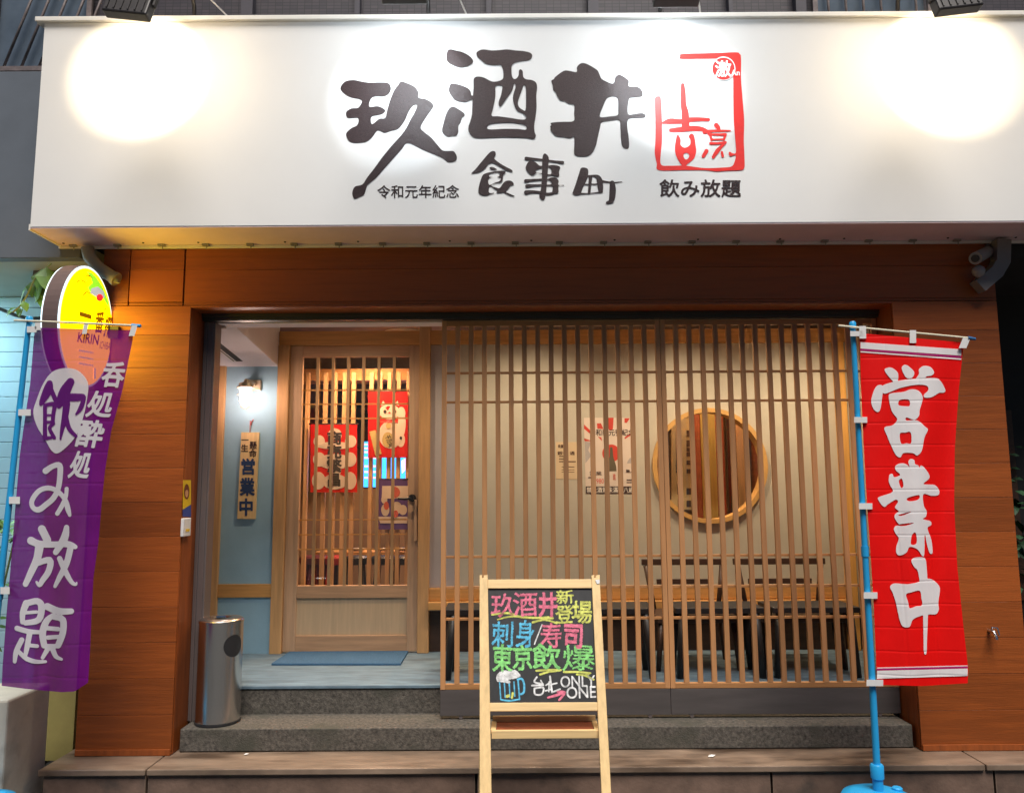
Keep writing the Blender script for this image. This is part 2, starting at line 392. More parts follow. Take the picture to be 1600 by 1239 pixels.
def text(body, x0, y0, x1, y1, bold=0.0, rot=0.0, shear=0.0, em=None, rough=0.0, warp=0.0):
    """typeset words fitted in a photo-pixel box (x0,y0)-(x1,y1); em = fit the character cell, else the ink"""
    v, f = text2d(body, bold, 1 / 44 if len(body) < 4 else 1 / 30, rough, warp)
    if not v: return [], []
    a = np.array(v)
    if em is None: em = all(ord(c) > 0x2000 for c in body)
    if em: lo, hi = np.array([0, -0.12]), np.array([len(body) * 1.0, 0.88])
    else: lo, hi = a.min(0), a.max(0)
    u = (a - lo) / (hi - lo); cx, cy = (x0 + x1) / 2, (y0 + y1) / 2
    X = (u[:, 0] - 0.5) * (x1 - x0); Yv = (0.5 - u[:, 1]) * (y1 - y0); X = X - shear * Yv
    c, s = math.cos(rot), math.sin(rot)
    return list(zip(cx + X * c - Yv * s, cy + X * s + Yv * c)), f
def vtext(body, x0, y0, x1, y1, bold=0.0, dx=0.0, shear=0.0, rot=0.0):
    """vertical column, one character under the other; dx = drift in x from top to bottom"""
    out = []; n = len(body); h = (y1 - y0) / n
    for i, ch in enumerate(body):
        d = dx * (i + 0.5) / n
        out.append(text(ch, x0 + d, y0 + i * h, x1 + d, y0 + (i + 1) * h, bold, rot, shear))
    return out
def letters(name, m, parent, items, fn, base=0.0015, step=0.0002):
    """lay 2-D letter meshes on a surface; fn(px, py, off) -> point"""
    b = MB(); i = 0
    for v, f in items:
        if not v: continue
        b.faces_from([fn(p[0], p[1], base + step * (i % 6)) for p in v], f); i += 1
    return b.build(name, m, parent, normals=False, auto=False)
def rect(x0, y0, x1, y1): return [(x0, y0), (x1, y0), (x1, y1), (x0, y1)], [(0, 1, 2, 3)]
def polyg(pts): return list(pts), [tuple(range(len(pts)))]
def disc(cx, cy, rx, ry, n=40): return polyg([(cx + rx * math.cos(2 * math.pi * k / n), cy + ry * math.sin(2 * math.pi * k / n)) for k in range(n)])
def flat(Y): return lambda px, py, off: P(px, py, Y - off)

#SETTING
# ------------------------------------------------------------------ ground
Y_ST, Z_T, Z_S, Z_F = -0.20, 0.22, 0.345, 0.51
tag(MB().box(-60, 60, -60, 40, -0.5, 0).build('street', M_road), kind='structure')
def terrace():
    b = MB()
    xs = [-2.50, -1.93, 2.47, 7.0]
    for x0, x1 in zip(xs, xs[1:]):
        b.box(x0 + 0.004, x1 - 0.004, Y_ST - 0.018, 0.30, Z_T - 0.032, Z_T, bev=0.005)
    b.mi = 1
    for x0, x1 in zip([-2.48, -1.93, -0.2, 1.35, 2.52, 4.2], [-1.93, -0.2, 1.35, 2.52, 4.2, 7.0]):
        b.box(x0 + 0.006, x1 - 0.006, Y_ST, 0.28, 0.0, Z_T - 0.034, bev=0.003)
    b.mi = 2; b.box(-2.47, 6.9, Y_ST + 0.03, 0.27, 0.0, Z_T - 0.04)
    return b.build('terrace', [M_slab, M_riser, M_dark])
tag(terrace(), kind='structure')
tag(MB().box(-1.87, 2.23, 0.05, 0.375, Z_T + 0.003, Z_S, bev=0.006).build('entrance_step', M_conc), kind='structure')
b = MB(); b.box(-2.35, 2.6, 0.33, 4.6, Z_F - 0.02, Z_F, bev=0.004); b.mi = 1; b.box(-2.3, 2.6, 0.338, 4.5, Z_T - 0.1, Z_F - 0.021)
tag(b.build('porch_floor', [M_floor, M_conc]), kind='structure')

# ------------------------------------------------------------------ the restaurant building
X_L0, X_L1, X_R0, X_R1, Z_H = -2.425, -1.895, 2.25, 2.868, 2.755
YD = 1.28     # door wall
BLD = thing('restaurant_building', 'timber clad restaurant front with a recessed porch, between the two banner flags', 'restaurant', (0, 0.6, 0))
def planks(x0, x1, z0, z1, y, b, depth=0.016, start=0.24, pitch=0.195):
    k = math.floor((z0 - start) / pitch); z = start + k * pitch
    while z < z1:
        a, c = max(z, z0), min(z + pitch, z1)
        if c - a > 0.012: b.box(x0, x1, y, y + depth, a + 0.0007, c - 0.0007, bev=0.0016)
        z += pitch
for x0, x1, side in ((X_L0, X_L1, 1), (X_R0, X_R1, -1)):
    b = MB(); planks(x0, x1, Z_T + 0.004, Z_H, 0, b)
    b.mi = 1; b.box(x0 + 0.004, x1 - 0.004, 0.018, 0.24, Z_T + 0.002, Z_H)
    xi = x1 if side == 1 else x0           # inner reveal board
    b.mi = 2; b.box(xi - 0.003 if side == 1 else xi - 0.002, xi + 0.002 if side == 1 else xi + 0.003, 0.0175, 0.235, Z_T + 0.004, Z_H - 0.004)
    xo = x0 if side == 1 else x1
    b.box(xo - 0.001, xo + 0.004, 0.0175, 0.9, Z_T + 0.004, Z_H + 0.4)
    b.mi = 2; b.box(x0 + 0.003, x1 - 0.003, -0.008, 0.0, Z_T + 0.002, Z_T + 0.035, bev=0.002)
    b.build('pillar', [M_clad, M_dark, M_cladv], BLD)
b = MB(); planks(X_L0, -2.27, Z_H + 0.002, 3.30, 0, b); planks(-1.937, X_R1, Z_H + 0.002, 3.30, 0, b)
planks(-2.262, -1.945, 3.10, 3.30, 0, b); planks(-2.262, -1.945, Z_H + 0.002, 2.775, 0, b)
b.mi = 1; b.box(X_L0 + 0.004, X_R1 - 0.004, 0.018, 0.22, Z_H + 0.003, 3.5)
b.mi = 2; b.box(X_L1, X_R0, 0.0, 0.22, Z_H - 0.012, Z_H + 0.001, bev=0.002)
b.build('header', [M_clad, M_dark, M_cladv], BLD)
b = MB(); planks(-2.262, -1.945, 2.778, 3.097, -0.004, b); b.build('access_panel', M_clad, BLD)
# aluminium opening frame and sliding track
b = MB(); b.box(X_L1 + 0.003, -1.822, 0.20, 0.30, Z_S + 0.001, 2.70, bev=0.003); b.box(-1.84, -1.832, 0.192, 0.20, Z_S + 0.002, 2.70)
b.box(X_L1 + 0.02, X_L1 + 0.028, 0.192, 0.20, Z_S + 0.002, 2.70)
b.mi = 1; b.box(X_L1 + 0.003, X_R0 - 0.003, 0.17, 0.31, 2.702, 2.742); b.box(X_L1 + 0.003, X_R0 - 0.003, 0.155, 0.169, 2.722, 2.742)
b.mi = 0; b.box(X_R0 - 0.03, X_R0 - 0.003, 0.25, 0.30, Z_S + 0.001, 2.70)
b.build('opening_frame', [M_alu, M_track], BLD)
# porch shell
zb0, zb1 = 2.756, 2.862
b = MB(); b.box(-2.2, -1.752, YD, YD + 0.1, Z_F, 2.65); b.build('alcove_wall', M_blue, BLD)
b = MB(); b.box(-0.612, 2.75, YD + 0.012, YD + 0.1, 0.80, zb0)
wall = b.build('porch_wall', M_plaster, BLD)
# cut the round window through the plaster wall
cx, cz, cr_ = 1.46, 1.838, 0.405
bm = bmesh.new(); bm.from_mesh(wall.data); bm.free()
def wall_with_hole():
    b = MB(); n = 48; yf, yb = YD + 0.012, YD + 0.1; oy = wloc(BLD)
    x0, x1, z0, z1 = -0.612, 2.75, 0.80, zb0
    ring = [(cx + cr_ * math.cos(2 * math.pi * k / n), cz + cr_ * math.sin(2 * math.pi * k / n)) for k in range(n)]
    def edge(k):
        a = 2 * math.pi * k / n; dx, dz = math.cos(a), math.sin(a); t = 1e9
        if dx > 1e-9: t = min(t, (x1 - cx) / dx)
        if dx < -1e-9: t = min(t, (x0 - cx) / dx)
        if dz > 1e-9: t = min(t, (z1 - cz) / dz)
        if dz < -1e-9: t = min(t, (z0 - cz) / dz)
        return (cx + dx * t, cz + dz * t)
    out = [edge(k) for k in range(n)]
    corners = [(x1, z1), (x0, z1), (x0, z0), (x1, z0)]
    vs = [(p[0], yf, p[1]) for p in ring] + [(p[0], yf, p[1]) for p in out] + [(p[0], yb, p[1]) for p in ring]
    fs = []
    for k in range(n):
        k2 = (k + 1) % n; a, c = out[k], out[k2]; face = [k, n + k]
        if abs(a[0] - c[0]) > 1e-6 and abs(a[1] - c[1]) > 1e-6:
            q = min(corners, key=lambda q: abs(q[0] - (a[0] + c[0]) / 2) + abs(q[1] - (a[1] + c[1]) / 2))
            vs.append((q[0], yf, q[1])); face.append(len(vs) - 1)
        face += [n + k2, k2]; fs.append(tuple(face)); fs.append((k, k2, 2 * n + k2, 2 * n + k))
    b.faces_from(vs, fs); return b.build('porch_wall', M_plaster, BLD)
bpy.data.objects.remove(wall); wall = wall_with_hole()
b = MB(); b.box(-0.612, -0.40, YD + 0.009, YD + 0.011, 0.965, zb0 - 0.002); b.build('grey_wall_panel', M_plgrey, BLD)
b = MB(); b.box(-0.612, 2.75, YD + 0.03, YD + 0.1, Z_F, 0.80); b.build('wainscot', M_dwood, BLD)
b = MB(); b.box(-2.35, -2.2, 0.30, YD + 0.1, Z_F, 3.0); b.build('porch_side_wall', M_plgrey, BLD)
b = MB(); b.box(2.56, 2.70, 0.30, YD, Z_F, 3.0); b.build('porch_side_wall', M_plaster, BLD)
# timbers
b = MB(); b.box(-1.750, 2.56, YD - 0.02, YD + 0.1, zb0, zb1, bev=0.004); b.build('lintel_beam', M_timberh, BLD)
for x0, x1, z1 in ((-2.199, -2.142, 2.60), (-1.752, -1.666, zb0 - 0.002), (2.415, 2.490, zb0 - 0.002)):
    MB().box(x0, x1, YD - 0.03, YD + 0.03, Z_F, z1, bev=0.004).build('post', M_timber if x0 < 0 else mat('warm_lit_post', (0.72, 0.38, 0.10), 0.45, 0.1, 5, (7, 7, 0.5)), BLD)  # right post gets a brighter orange timber, painting in the warm light
MB().box(-0.692, -0.610, YD - 0.034, YD + 0.05, Z_F, 2.905, bev=0.004).build('post', M_timber, BLD)
MB().box(-2.142, -1.752, YD - 0.014, YD - 0.001, 0.905, 1.0, bev=0.003).build('alcove_rail', M_timberh, BLD)
box('wall_rail', M_timberh, BLD, -0.610, 2.415, YD - 0.02, YD + 0.02, 0.875, 0.962, 0.004); box('wall_ledge', M_timberh, BLD, -0.610, 2.415, YD - 0.075, YD + 0.02, 0.815, 0.872, 0.005)
# ceilings
zc = 2.698
b = MB(); b.box(-2.2, 2.56, 0.235, 0.36, zc, 2.95); b.build('front_bulkhead', M_ceil, BLD)
b = MB()
xa, xb, zz = -1.79, -1.752, 2.598
b.prism([(0.36, zc), (YD, zz), (YD, 2.95), (0.36, 2.95)], 'X', -2.2, xb); b.build('alcove_ceiling', M_ceil, BLD)
b = MB()
def onceil(x, y, o): return (x, y, zc + (zz - zc) * (y - 0.36) / (YD - 0.36) - o)
for x0, x1, o, mi in ((-2.018, -1.972, 0.002, 0), (-2.026, -2.018, 0.006, 1), (-2.040, -2.032, 0.002, 0), (-2.046, -2.040, 0.005, 1)):
    b.mi = mi; b.faces_from([onceil(x0, 0.40, o), onceil(x1, 0.40, o), onceil(x1, 1.13, o), onceil(x0, 1.13, o), onceil(x0, 0.40, 0), onceil(x1, 0.40, 0), onceil(x1, 1.13, 0), onceil(x0, 1.13, 0)],
        [(0, 1, 2, 3), (0, 1, 5, 4), (1, 2, 6, 5), (2, 3, 7, 6), (3, 0, 4, 7)])
b.build('slot_vent', [M_dark, M_trim], BLD)  # white strips are painted highlights along the slot edges
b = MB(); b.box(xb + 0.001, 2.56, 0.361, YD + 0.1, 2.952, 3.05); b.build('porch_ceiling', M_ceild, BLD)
# round window ring
b = MB(); n = 64
prof = [(cr_ - 0.012, -0.02), (cr_ + 0.020, -0.02), (cr_ + 0.020, 0.0115), (cr_ - 0.012, 0.10)]
rings = [[b.bm.verts.new((cx + r * math.cos(2 * math.pi * k / n), YD + y, cz + r * math.sin(2 * math.pi * k / n))) for k in range(n)] for r, y in prof]
for r0, r1 in zip(rings, rings[1:] + rings[:1]):
    for k in range(n):
        f = b.bm.faces.new((r0[k], r0[(k + 1) % n], r1[(k + 1) % n], r1[k])); f.smooth = True
rw = b.build('round_window', mat('window_ring_wood', (0.62, 0.36, 0.12), 0.45, 0.1, 8), BLD)
b = MB(); b.lathe((cx, YD + 0.05, cz), [(0.001, 0), (cr_ - 0.013, 0), (cr_ - 0.013, 0.004), (0.001, 0.004)], 48, 'Y'); b.build('pane', glass_mat(), rw)
# the glazed door with its grid
DX0, DX1, DZ0, DZ1 = -1.664, -0.694, Z_F + 0.012, 2.752
gx0, gx1, gz0, gz1 = -1.572, -0.770, 0.985, 2.665
yd0, yd1 = YD - 0.005, YD + 0.035
door = box('door', M_doorw, BLD, DX0, gx0, yd0, yd1, DZ0, DZ1)
box('door_stile', M_doorw, door, gx1, DX1, yd0, yd1, DZ0, DZ1)
for za_, zb2 in ((gz1, DZ1), (0.895, gz0), (DZ0, 0.632)): box('door_rail', M_doorh, door, gx0, gx1, yd0 + 0.002, yd1, za_, zb2)
b = MB(); b.box(gx0, gx1, yd0 + 0.016, yd1 - 0.006, 0.632, 0.895); b.build('kick_panel', mat('kick_panel_wood', (0.58, 0.42, 0.26), 0.5, 0.08, 5, (7, 7, 0.5)), door)
b = MB()
for k in range(1, 7):
    x = gx0 + (gx1 - gx0) * k / 7; b.box(x - 0.011, x + 0.011, yd0 + 0.004, yd0 + 0.018, gz0, gz1)
b.mi = 1
for py in (609, 631, 653.5, 812, 835, 858):
    z = P(555, py, YD).z; b.box(gx0, gx1, yd0 + 0.018, yd0 + 0.027, z - 0.005, z + 0.005)
b.build('door_grid', [mat('door_grid_wood', (0.46, 0.28, 0.14), 0.5, 0.12, 6, (8, 8, 0.6)), M_timberh], door)
MB().box(gx0, gx1, yd0 + 0.030, yd0 + 0.034, gz0, gz1).build('pane', glass_mat('door_glass', refl=0.04), door)
b = MB(); h = P(643, 778, YD - 0.05)
b.lathe((h.x, YD - 0.005, h.z), [(0.028, 0), (0.028, -0.012), (0.012, -0.014), (0.012, -0.05), (0.02, -0.05), (0.02, -0.065)], 20, 'Y')
b.ring_tube([(h.x, YD - 0.06, h.z), (h.x - 0.05, YD - 0.062, h.z - 0.006), (h.x - 0.098, YD - 0.058, h.z - 0.003)], [0.012, 0.011, 0.009], 10)
b.build('handle', M_blackm, door)
MB().box(-0.722, -0.698, YD - 0.022, YD - 0.006, 1.30, 1.60, bev=0.003).build('pull_block', M_doorw, door)
# interior shell
M_inw = mat('interior_wall', (0.36, 0.22, 0.14), 0.8, 0.12, 3); M_inf = mat('interior_floor', (0.16, 0.10, 0.07), 0.5, 0.2, 5)
b = MB(); b.box(-2.6, 2.8, 4.4, 4.5, Z_F, 3.3); b.box(-2.7, -2.6, YD + 0.1, 4.5, Z_F, 3.3); b.box(2.8, 2.9, YD + 0.1, 4.5, Z_F, 3.3); b.build('interior_wall', M_inw, BLD)
b = MB(); b.box(-2.6, 2.8, YD + 0.1, 4.4, 3.06, 3.2); b.build('interior_ceiling', mat('interior_ceiling', (0.22, 0.17, 0.14), 0.8), BLD)
b = MB(); b.box(-2.6, 2.8, 2.9, 3.0, 2.70, 2.82); b.box(-2.6, 2.8, 2.05, 2.12, 2.60, 2.70); b.build('interior_beam', M_timberh, BLD)
# upper storey behind the sign: dark tiles
def tile_mat():
    m, t, bs = new_mat('dark_wall_tile'); N = t.nodes; L = t.links
    tc = N.new('ShaderNodeTexCoord'); mp = N.new('ShaderNodeMapping'); mp.inputs['Rotation'].default_value = (rad(90), 0, 0); L.new(tc.outputs['Object'], mp.inputs[0])
    br = N.new('ShaderNodeTexBrick'); br.inputs['Scale'].default_value = 9; br.offset = 0; br.inputs['Brick Width'].default_value = 0.42; br.inputs['Row Height'].default_value = 0.2
    br.inputs['Mortar Size'].default_value = 0.02; br.inputs['Color1'].default_value = (0.045, 0.04, 0.05, 1); br.inputs['Color2'].default_value = (0.065, 0.055, 0.065, 1); br.inputs['Mortar'].default_value = (0.028, 0.025, 0.03, 1)
    L.new(mp.outputs[0], br.inputs['Vector']); L.new(br.outputs['Color'], bs.inputs['Base Color']); bs.inputs['Roughness'].default_value = 0.45
    return m
M_tile = tile_mat()
b = MB(); b.box(-3.3, 4.2, 0.12, 0.3, 3.52, 7.0); b.build('upper_wall', M_tile, BLD)
b = MB()
for px0, px1 in ((380, 398), (556, 564), (760, 768), (918, 934), (1136, 1142), (1240, 1256)):
    a, c = P(px0, 10, 0.1).x, P(px1, 10, 0.1).x; b.box(a, c, 0.06, 0.118, 3.6, 7.0)
for z in (4.50, 4.62): b.box(-2.2, 2.0, 0.07, 0.09, z, z + 0.02)
b.build('wall_ribs', mat('dark_rib', (0.06, 0.055, 0.07), 0.5), BLD)
def grille(x0, x1, z0, z1, y, diag=True):
    b = MB(); b.box(x0, x1, y, y + 0.02, z0, z0 + 0.03); b.box(x0, x1, y, y + 0.02, z1 - 0.03, z1); b.box(x0, x0 + 0.03, y, y + 0.02, z0 + 0.03, z1 - 0.03); b.box(x1 - 0.03, x1, y, y + 0.02, z0 + 0.03, z1 - 0.03)
    k = x0 + 0.1
    while k < x1 - 0.05: b.ring_tube([(k, y + 0.01, z0 + 0.02), (k + (0.22 if diag else 0), y + 0.01, z1 - 0.02)], 0.008, 6); k += 0.11
    f = b.build('window_grille', mat('grille_steel', (0.16, 0.13, 0.13), 0.5, 0.3, 20), BLD)
    MB().box(x0 + 0.03, x1 - 0.03, y + 0.05, y + 0.055, z0 + 0.03, z1 - 0.03).build('window_pane', mat('dusk_window', (0.10, 0.13, 0.17), 0.25), f)
grille(-3.25, -2.62, 4.26, 5.0, 0.04); grille(1.9, 2.65, 4.40, 5.0, 0.04, False)

#SCREENS
# ------------------------------------------------------------------ sliding lattice screens
def lattice(x0, x1, label, first):
    r = thing('lattice_screen', label, 'lattice screen', ((x0 + x1) / 2, 0.22, Z_S), 'sliding lattice screens')
    z0, z1 = 0.512, 2.698; y0, y1 = 0.200, 0.228
    for xa_, xb2 in ((x0, x0 + 0.029), (x1 - 0.029, x1)): box('stile', M_latt, r, xa_, xb2, y0, y1, z0, z1, 0.002)
    for za_, zb2 in ((z1 - 0.034, z1), (z0, z0 + 0.03)): box('rail', M_lattf, r, x0 + 0.029, x1 - 0.029, y0 + 0.001, y1, za_, zb2, 0.002)
    b = MB(); n = 16; p = (x1 - x0 - 0.029) / n
    for k in range(1, n):
        x = x0 + 0.0145 + p * k; b.box(x - 0.0148, x + 0.0148, y0 + 0.001, y1 - 0.006, z0 + 0.03, z1 - 0.034, bev=0.002)
    b.build('slats', M_latt, r)
    for py in (582, 627.5, 869, 917, 966):
        z = P(900, py, 0.225).z; box('cross_bar', M_lattf, r, x0 + 0.029, x1 - 0.029, y1 - 0.0055, y1 + 0.006, z - 0.0075, z + 0.0075, 0.001)
    MB().box(x0, x1, y0 + 0.002, y1 + 0.012, Z_S + 0.02, z0 - 0.002, bev=0.002).build('base_panel', M_base, r)
    for xx in (x0 + 0.12, x1 - 0.12): MB().lathe((xx, 0.215, Z_S + 0.014), [(0.012, -0.01), (0.012, 0.01)], 14, 'Y').build('roller', M_alu, r)
XM = 0.912
lattice(-0.428, XM - 0.001, 'brown timber lattice screen behind the chalkboard, next to the porch opening', True)
lattice(XM + 0.001, X_R0 - 0.006, 'brown timber lattice screen in front of the round window, beside the red banner', False)

#SIGN
# ------------------------------------------------------------------ the big white signboard
YS, ZS0, ZS1, XS0, XS1 = -0.33, 3.122, 4.335, -2.668, 3.6
SG = thing('signboard', 'long white box sign with black brush characters above the shop front', 'shop sign', (0.4, 0, ZS0))
b = MB(); n = 60
vs, fs = [], []
for j in range(9):
    for i in range(n + 1):
        u, v = i / n, j / 8
        wv = 0.0010 * math.sin(u * 31 + v * 2) * math.sin(v * math.pi)
        vs.append((XS0 + (XS1 - XS0) * u, YS + wv, ZS0 + 0.004 + (ZS1 - ZS0 - 0.006) * v))
for j in range(8):
    for i in range(n): fs.append((j * (n + 1) + i, j * (n + 1) + i + 1, (j + 1) * (n + 1) + i + 1, (j + 1) * (n + 1) + i))
b.faces_from(vs, fs, True); b.build('face_film', M_white, SG)
b = MB(); b.box(XS0 - 0.001, XS0 + 0.02, YS + 0.006, -0.004, ZS0 + 0.006, ZS1); b.box(XS1 - 0.02, XS1, YS + 0.006, -0.004, ZS0 + 0.006, ZS1); b.box(XS0 + 0.02, XS1 - 0.02, -0.02, -0.004, ZS0 + 0.01, ZS1)
b.build('box_frame', M_dark, SG)
b = MB(); b.box(XS0, XS1, YS + 0.003, -0.002, ZS0 - 0.004, ZS0 + 0.003); b.build('underside', M_soff, SG)
b = MB(); b.box(XS0 - 0.045, XS1, YS - 0.022, YS + 0.05, ZS1 + 0.001, ZS1 + 0.028, bev=0.003); b.box(XS0 - 0.02, XS1, -0.024, -0.004, ZS0 - 0.022, ZS0 - 0.005, bev=0.002)
b.box(XS0 - 0.012, XS0 - 0.002, YS + 0.006, -0.026, ZS0 - 0.012, ZS0 + 0.022); b.build('edge_trim', M_trim, SG)
for px in (101, 225, 311, 446, 560, 703, 830, 960, 1090, 1218, 1318, 1480, 1586):
    p = P(px, 377, -0.06); MB().lathe((p.x, -0.07, ZS0 - 0.004), [(0.007, 0), (0.006, -0.004), (0.002, -0.006)], 8).build('screw', M_dark, SG)
M_zinc = mat('zinc_clip', (0.30, 0.29, 0.25), 0.5, metal=0.3)
for k in range(24):
    p = P(120 + 68.5 * k, 386, 0)
    if p.x > -2.6:
        b = MB(); b.box(p.x - 0.02, p.x + 0.02, -0.05, -0.028, ZS0 - 0.016, ZS0 - 0.005); b.ring_tube([(p.x + 0.006, -0.04, ZS0 - 0.01), (p.x + 0.006, -0.04, ZS0 - 0.036)], 0.003, 6); b.build('clip', M_zinc, SG)
G1 = (525, 115, 6.195)
k1 = glyph(G1, polys=[[(45,155),(60,105),(100,75),(170,65),(240,78),(320,90),(410,88),(500,92),(528,125),(530,165),(505,205),(460,225),(385,225),(345,240),(325,280),(322,320),(345,325),(400,318),(450,335),(478,362),(455,390),(410,405),(355,415),(337,440),(345,490),(370,480),(420,440),(475,432),(495,360),(520,270),(560,170),(600,115),(630,80),(690,95),(760,130),(800,185),(800,235),(870,250),(925,285),(942,320),(915,365),(870,430),(820,520),(850,565),(920,620),(980,690),(1030,745),(1090,752),(1140,755),(1168,800),(1165,840),(1130,858),(1080,858),(1040,825),(960,790),(850,745),(740,690),(680,680),(640,730),(560,820),(470,920),(390,1010),(330,1060),(300,1090),(285,1140),(270,1175),(220,1200),(180,1215),(160,1180),(160,1140),(185,1095),(255,1075),(300,1010),(370,920),(450,810),(540,700),(630,600),(680,530),(720,450),(760,380),(785,315),(765,308),(735,325),(700,380),(670,450),(630,510),(590,545),(530,560),(470,578),(430,560),(395,560),(350,620),(300,660),(240,672),(170,672),(120,650),(98,600),(105,570),(150,530),(200,505),(218,465),(210,432),(170,432),(110,430),(98,375),(150,340),(210,335),(240,300),(250,268),(220,250),(150,235),(90,205)]])
k2 = glyph((685, 70, 7.744), polys=[
 [(95,160),(110,75),(150,58),(210,72),(290,92),(370,135),(415,185),(412,225),(350,265),(265,280),(180,255),(115,215)],
 [(125,560),(140,490),(165,472),(250,485),(340,520),(385,560),(400,615),(425,620),(425,655),(380,675),(325,698),(215,680),(160,625)],
 [(45,1040),(60,960),(90,850),(130,775),(180,752),(240,780),(310,830),(315,865),(285,890),(265,950),(242,985),(240,1060),(215,1105),(170,1108),(120,1118),(65,1085)],
 [(425,430),(440,400),(480,388),(550,400),(640,445),(700,448),(760,430),(785,400),(782,320),(765,265),(745,250),(680,252),(600,245),(555,225),(520,195),(475,155),(460,105),(490,75),(545,60),(640,72),(740,68),(830,60),(930,72),(1030,80),(1110,100),(1135,135),(1120,175),(1080,195),(990,205),(920,225),(888,260),(885,340),(895,395),(920,418),(950,405),(970,370),(975,315),(995,300),(1020,325),(1027,390),(1060,420),(1130,430),(1180,460),(1195,520),(1185,620),(1188,760),(1175,880),(1160,980),(1165,1060),(1180,1100),(1165,1135),(1140,1145),(1060,1130),(920,1125),(760,1122),(600,1130),(460,1132),(400,1105),(365,1050),(365,990),(385,930),(405,850),(410,740),(415,640),(425,530)]],
 holes=[[(690,510),(720,495),(765,500),(772,530),(755,620),(730,690),(735,745),(760,745),(830,645),(890,560),(910,490),(925,475),(932,520),(910,590),(902,660),(920,740),(950,800),(1010,828),(1050,860),(1058,900),(1000,908),(850,885),(720,868),(645,862),(660,780),(685,660),(690,580)],
 [(1035,492),(1055,520),(1060,620),(1055,790),(1020,790),(975,755),(962,700),(985,620),(1015,540)],
 [(612,970),(720,950),(860,945),(960,955),(1055,980),(1060,1030),(960,1022),(800,1020),(605,1025)]])
k3 = glyph((855, 90, 7.744), polys=[[(50,285),(80,265),(100,235),(200,165),(270,165),(345,180),(360,165),(360,120),(395,80),(440,70),(500,90),(600,150),(630,200),(655,255),(700,285),(785,318),(812,295),(825,240),(875,210),(950,250),(988,285),(985,340),(1010,355),(1100,360),(1150,410),(1150,470),(1080,485),(1000,495),(985,540),(975,620),(985,690),(1060,685),(1150,675),(1192,705),(1170,730),(1080,735),(985,750),(970,840),(985,960),(992,1060),(980,1105),(940,1105),(905,1070),(892,980),(885,860),(870,765),(760,770),(660,790),(640,850),(610,980),(590,1070),(550,1150),(490,1195),(400,1200),(340,1185),(325,1150),(328,1060),(325,965),(270,980),(200,965),(110,955),(60,910),(40,880),(42,855),(35,835),(52,820),(42,795),(100,785),(200,780),(320,770),(325,680),(325,580),(260,565),(215,535),(160,525),(120,470),(105,430),(75,400),(68,345)]],
 holes=[[(650,725),(640,690),(670,610),(715,510),(760,482),(810,478),(850,500),(858,560),(858,640),(850,700),(760,715)]])
G4 = (730, 230, 6.4)
k4 = glyph(G4, polys=[[(40,265),(80,225),(150,140),(215,65),(250,42),(280,48),(285,80),(270,115),(330,165),(400,205),(440,225),(455,245),(440,250),(370,225),(300,180),(250,160),(210,175),(180,215),(130,250),(80,262)],
 [(222,208),(250,200),(295,220),(290,228),(245,228)],
 [(150,290),(180,265),(240,250),(320,238),(380,240),(380,260),(360,285),(355,330),(335,355),(280,365),(240,385),(290,405),(325,410),(370,350),(420,335),(455,350),(465,380),(435,385),(410,420),(385,445),(430,470),(475,490),(455,495),(400,475),(365,455),(330,460),(290,458),(300,440),(260,410),(225,395),(215,440),(225,460),(268,458),(265,465),(225,475),(190,487),(140,480),(112,450),(120,380)],
 [(752,110),(775,65),(815,105),(810,200),(800,330),(785,480),(765,530),(735,520),(722,485),(740,400),(748,250)],
 [(585,215),(600,165),(630,135),(680,150),(720,185),(750,190),(748,210),(700,225),(685,245),(700,258),(750,262),(748,270),(690,262),(660,285),(620,265)],
 [(805,190),(860,180),(915,190),(930,210),(918,245),(920,290),(900,297),(850,285),(798,290),(798,275),(840,268),(838,220)],
 [(790,330),(840,305),(890,308),(915,340),(912,378),(965,380),(965,388),(915,390),(912,455),(880,468),(850,455),(855,395),(790,390),(790,378),(845,370),(825,335)],
 [(1060,440),(1085,370),(1120,260),(1135,215),(1165,205),(1205,220),(1210,270),(1195,330),(1160,400),(1145,440),(1130,475),(1085,482),(1055,465)]],
 strokes=[[(590,115,34),(640,118,26),(750,128,18),(820,138,18),(900,148,22),(955,155,30)],[(585,340,34),(640,332,24),(745,325,18)],[(598,390,36),(660,385,24),(750,380,16)],[(590,455,44),(650,448,30),(740,455,24),(800,470,26),(860,462,24)],
 [(1195,295,22),(1260,287,18),(1305,300,40),(1325,340,58),(1332,400,56),(1335,435,46)],[(1235,300,34),(1228,360,30),(1220,460,26)],[(1180,375,12),(1340,370,12)],[(1130,467,16),(1240,463,9),(1350,450,16)],
 [(1345,342,22),(1420,352,15),(1480,355,12),(1550,347,6)],[(1450,360,48),(1455,420,64),(1450,500,62),(1440,540,50)],[(1440,545,40),(1400,558,28)]],
 holes=[[(220,275),(250,262),(315,255),(320,290),(280,300),(220,295)],[(220,310),(330,305),(325,340),(280,355),(220,378)]], cell=0.6)
letters('brush_lettering', M_ink, SG, [k1, k2, k3, k4], flat(YS - 0.0008))
letters('era_lettering', M_ink, SG, [text('令和元年紀念', 589, 289, 718, 310.5, 0.010)], flat(YS - 0.0008))
letters('drinks_lettering', M_ink, SG, [text('飲み放題', 1030, 280, 1158.5, 309, 0.016)], flat(YS - 0.0008))
G5 = (1015, 75, 6.195)
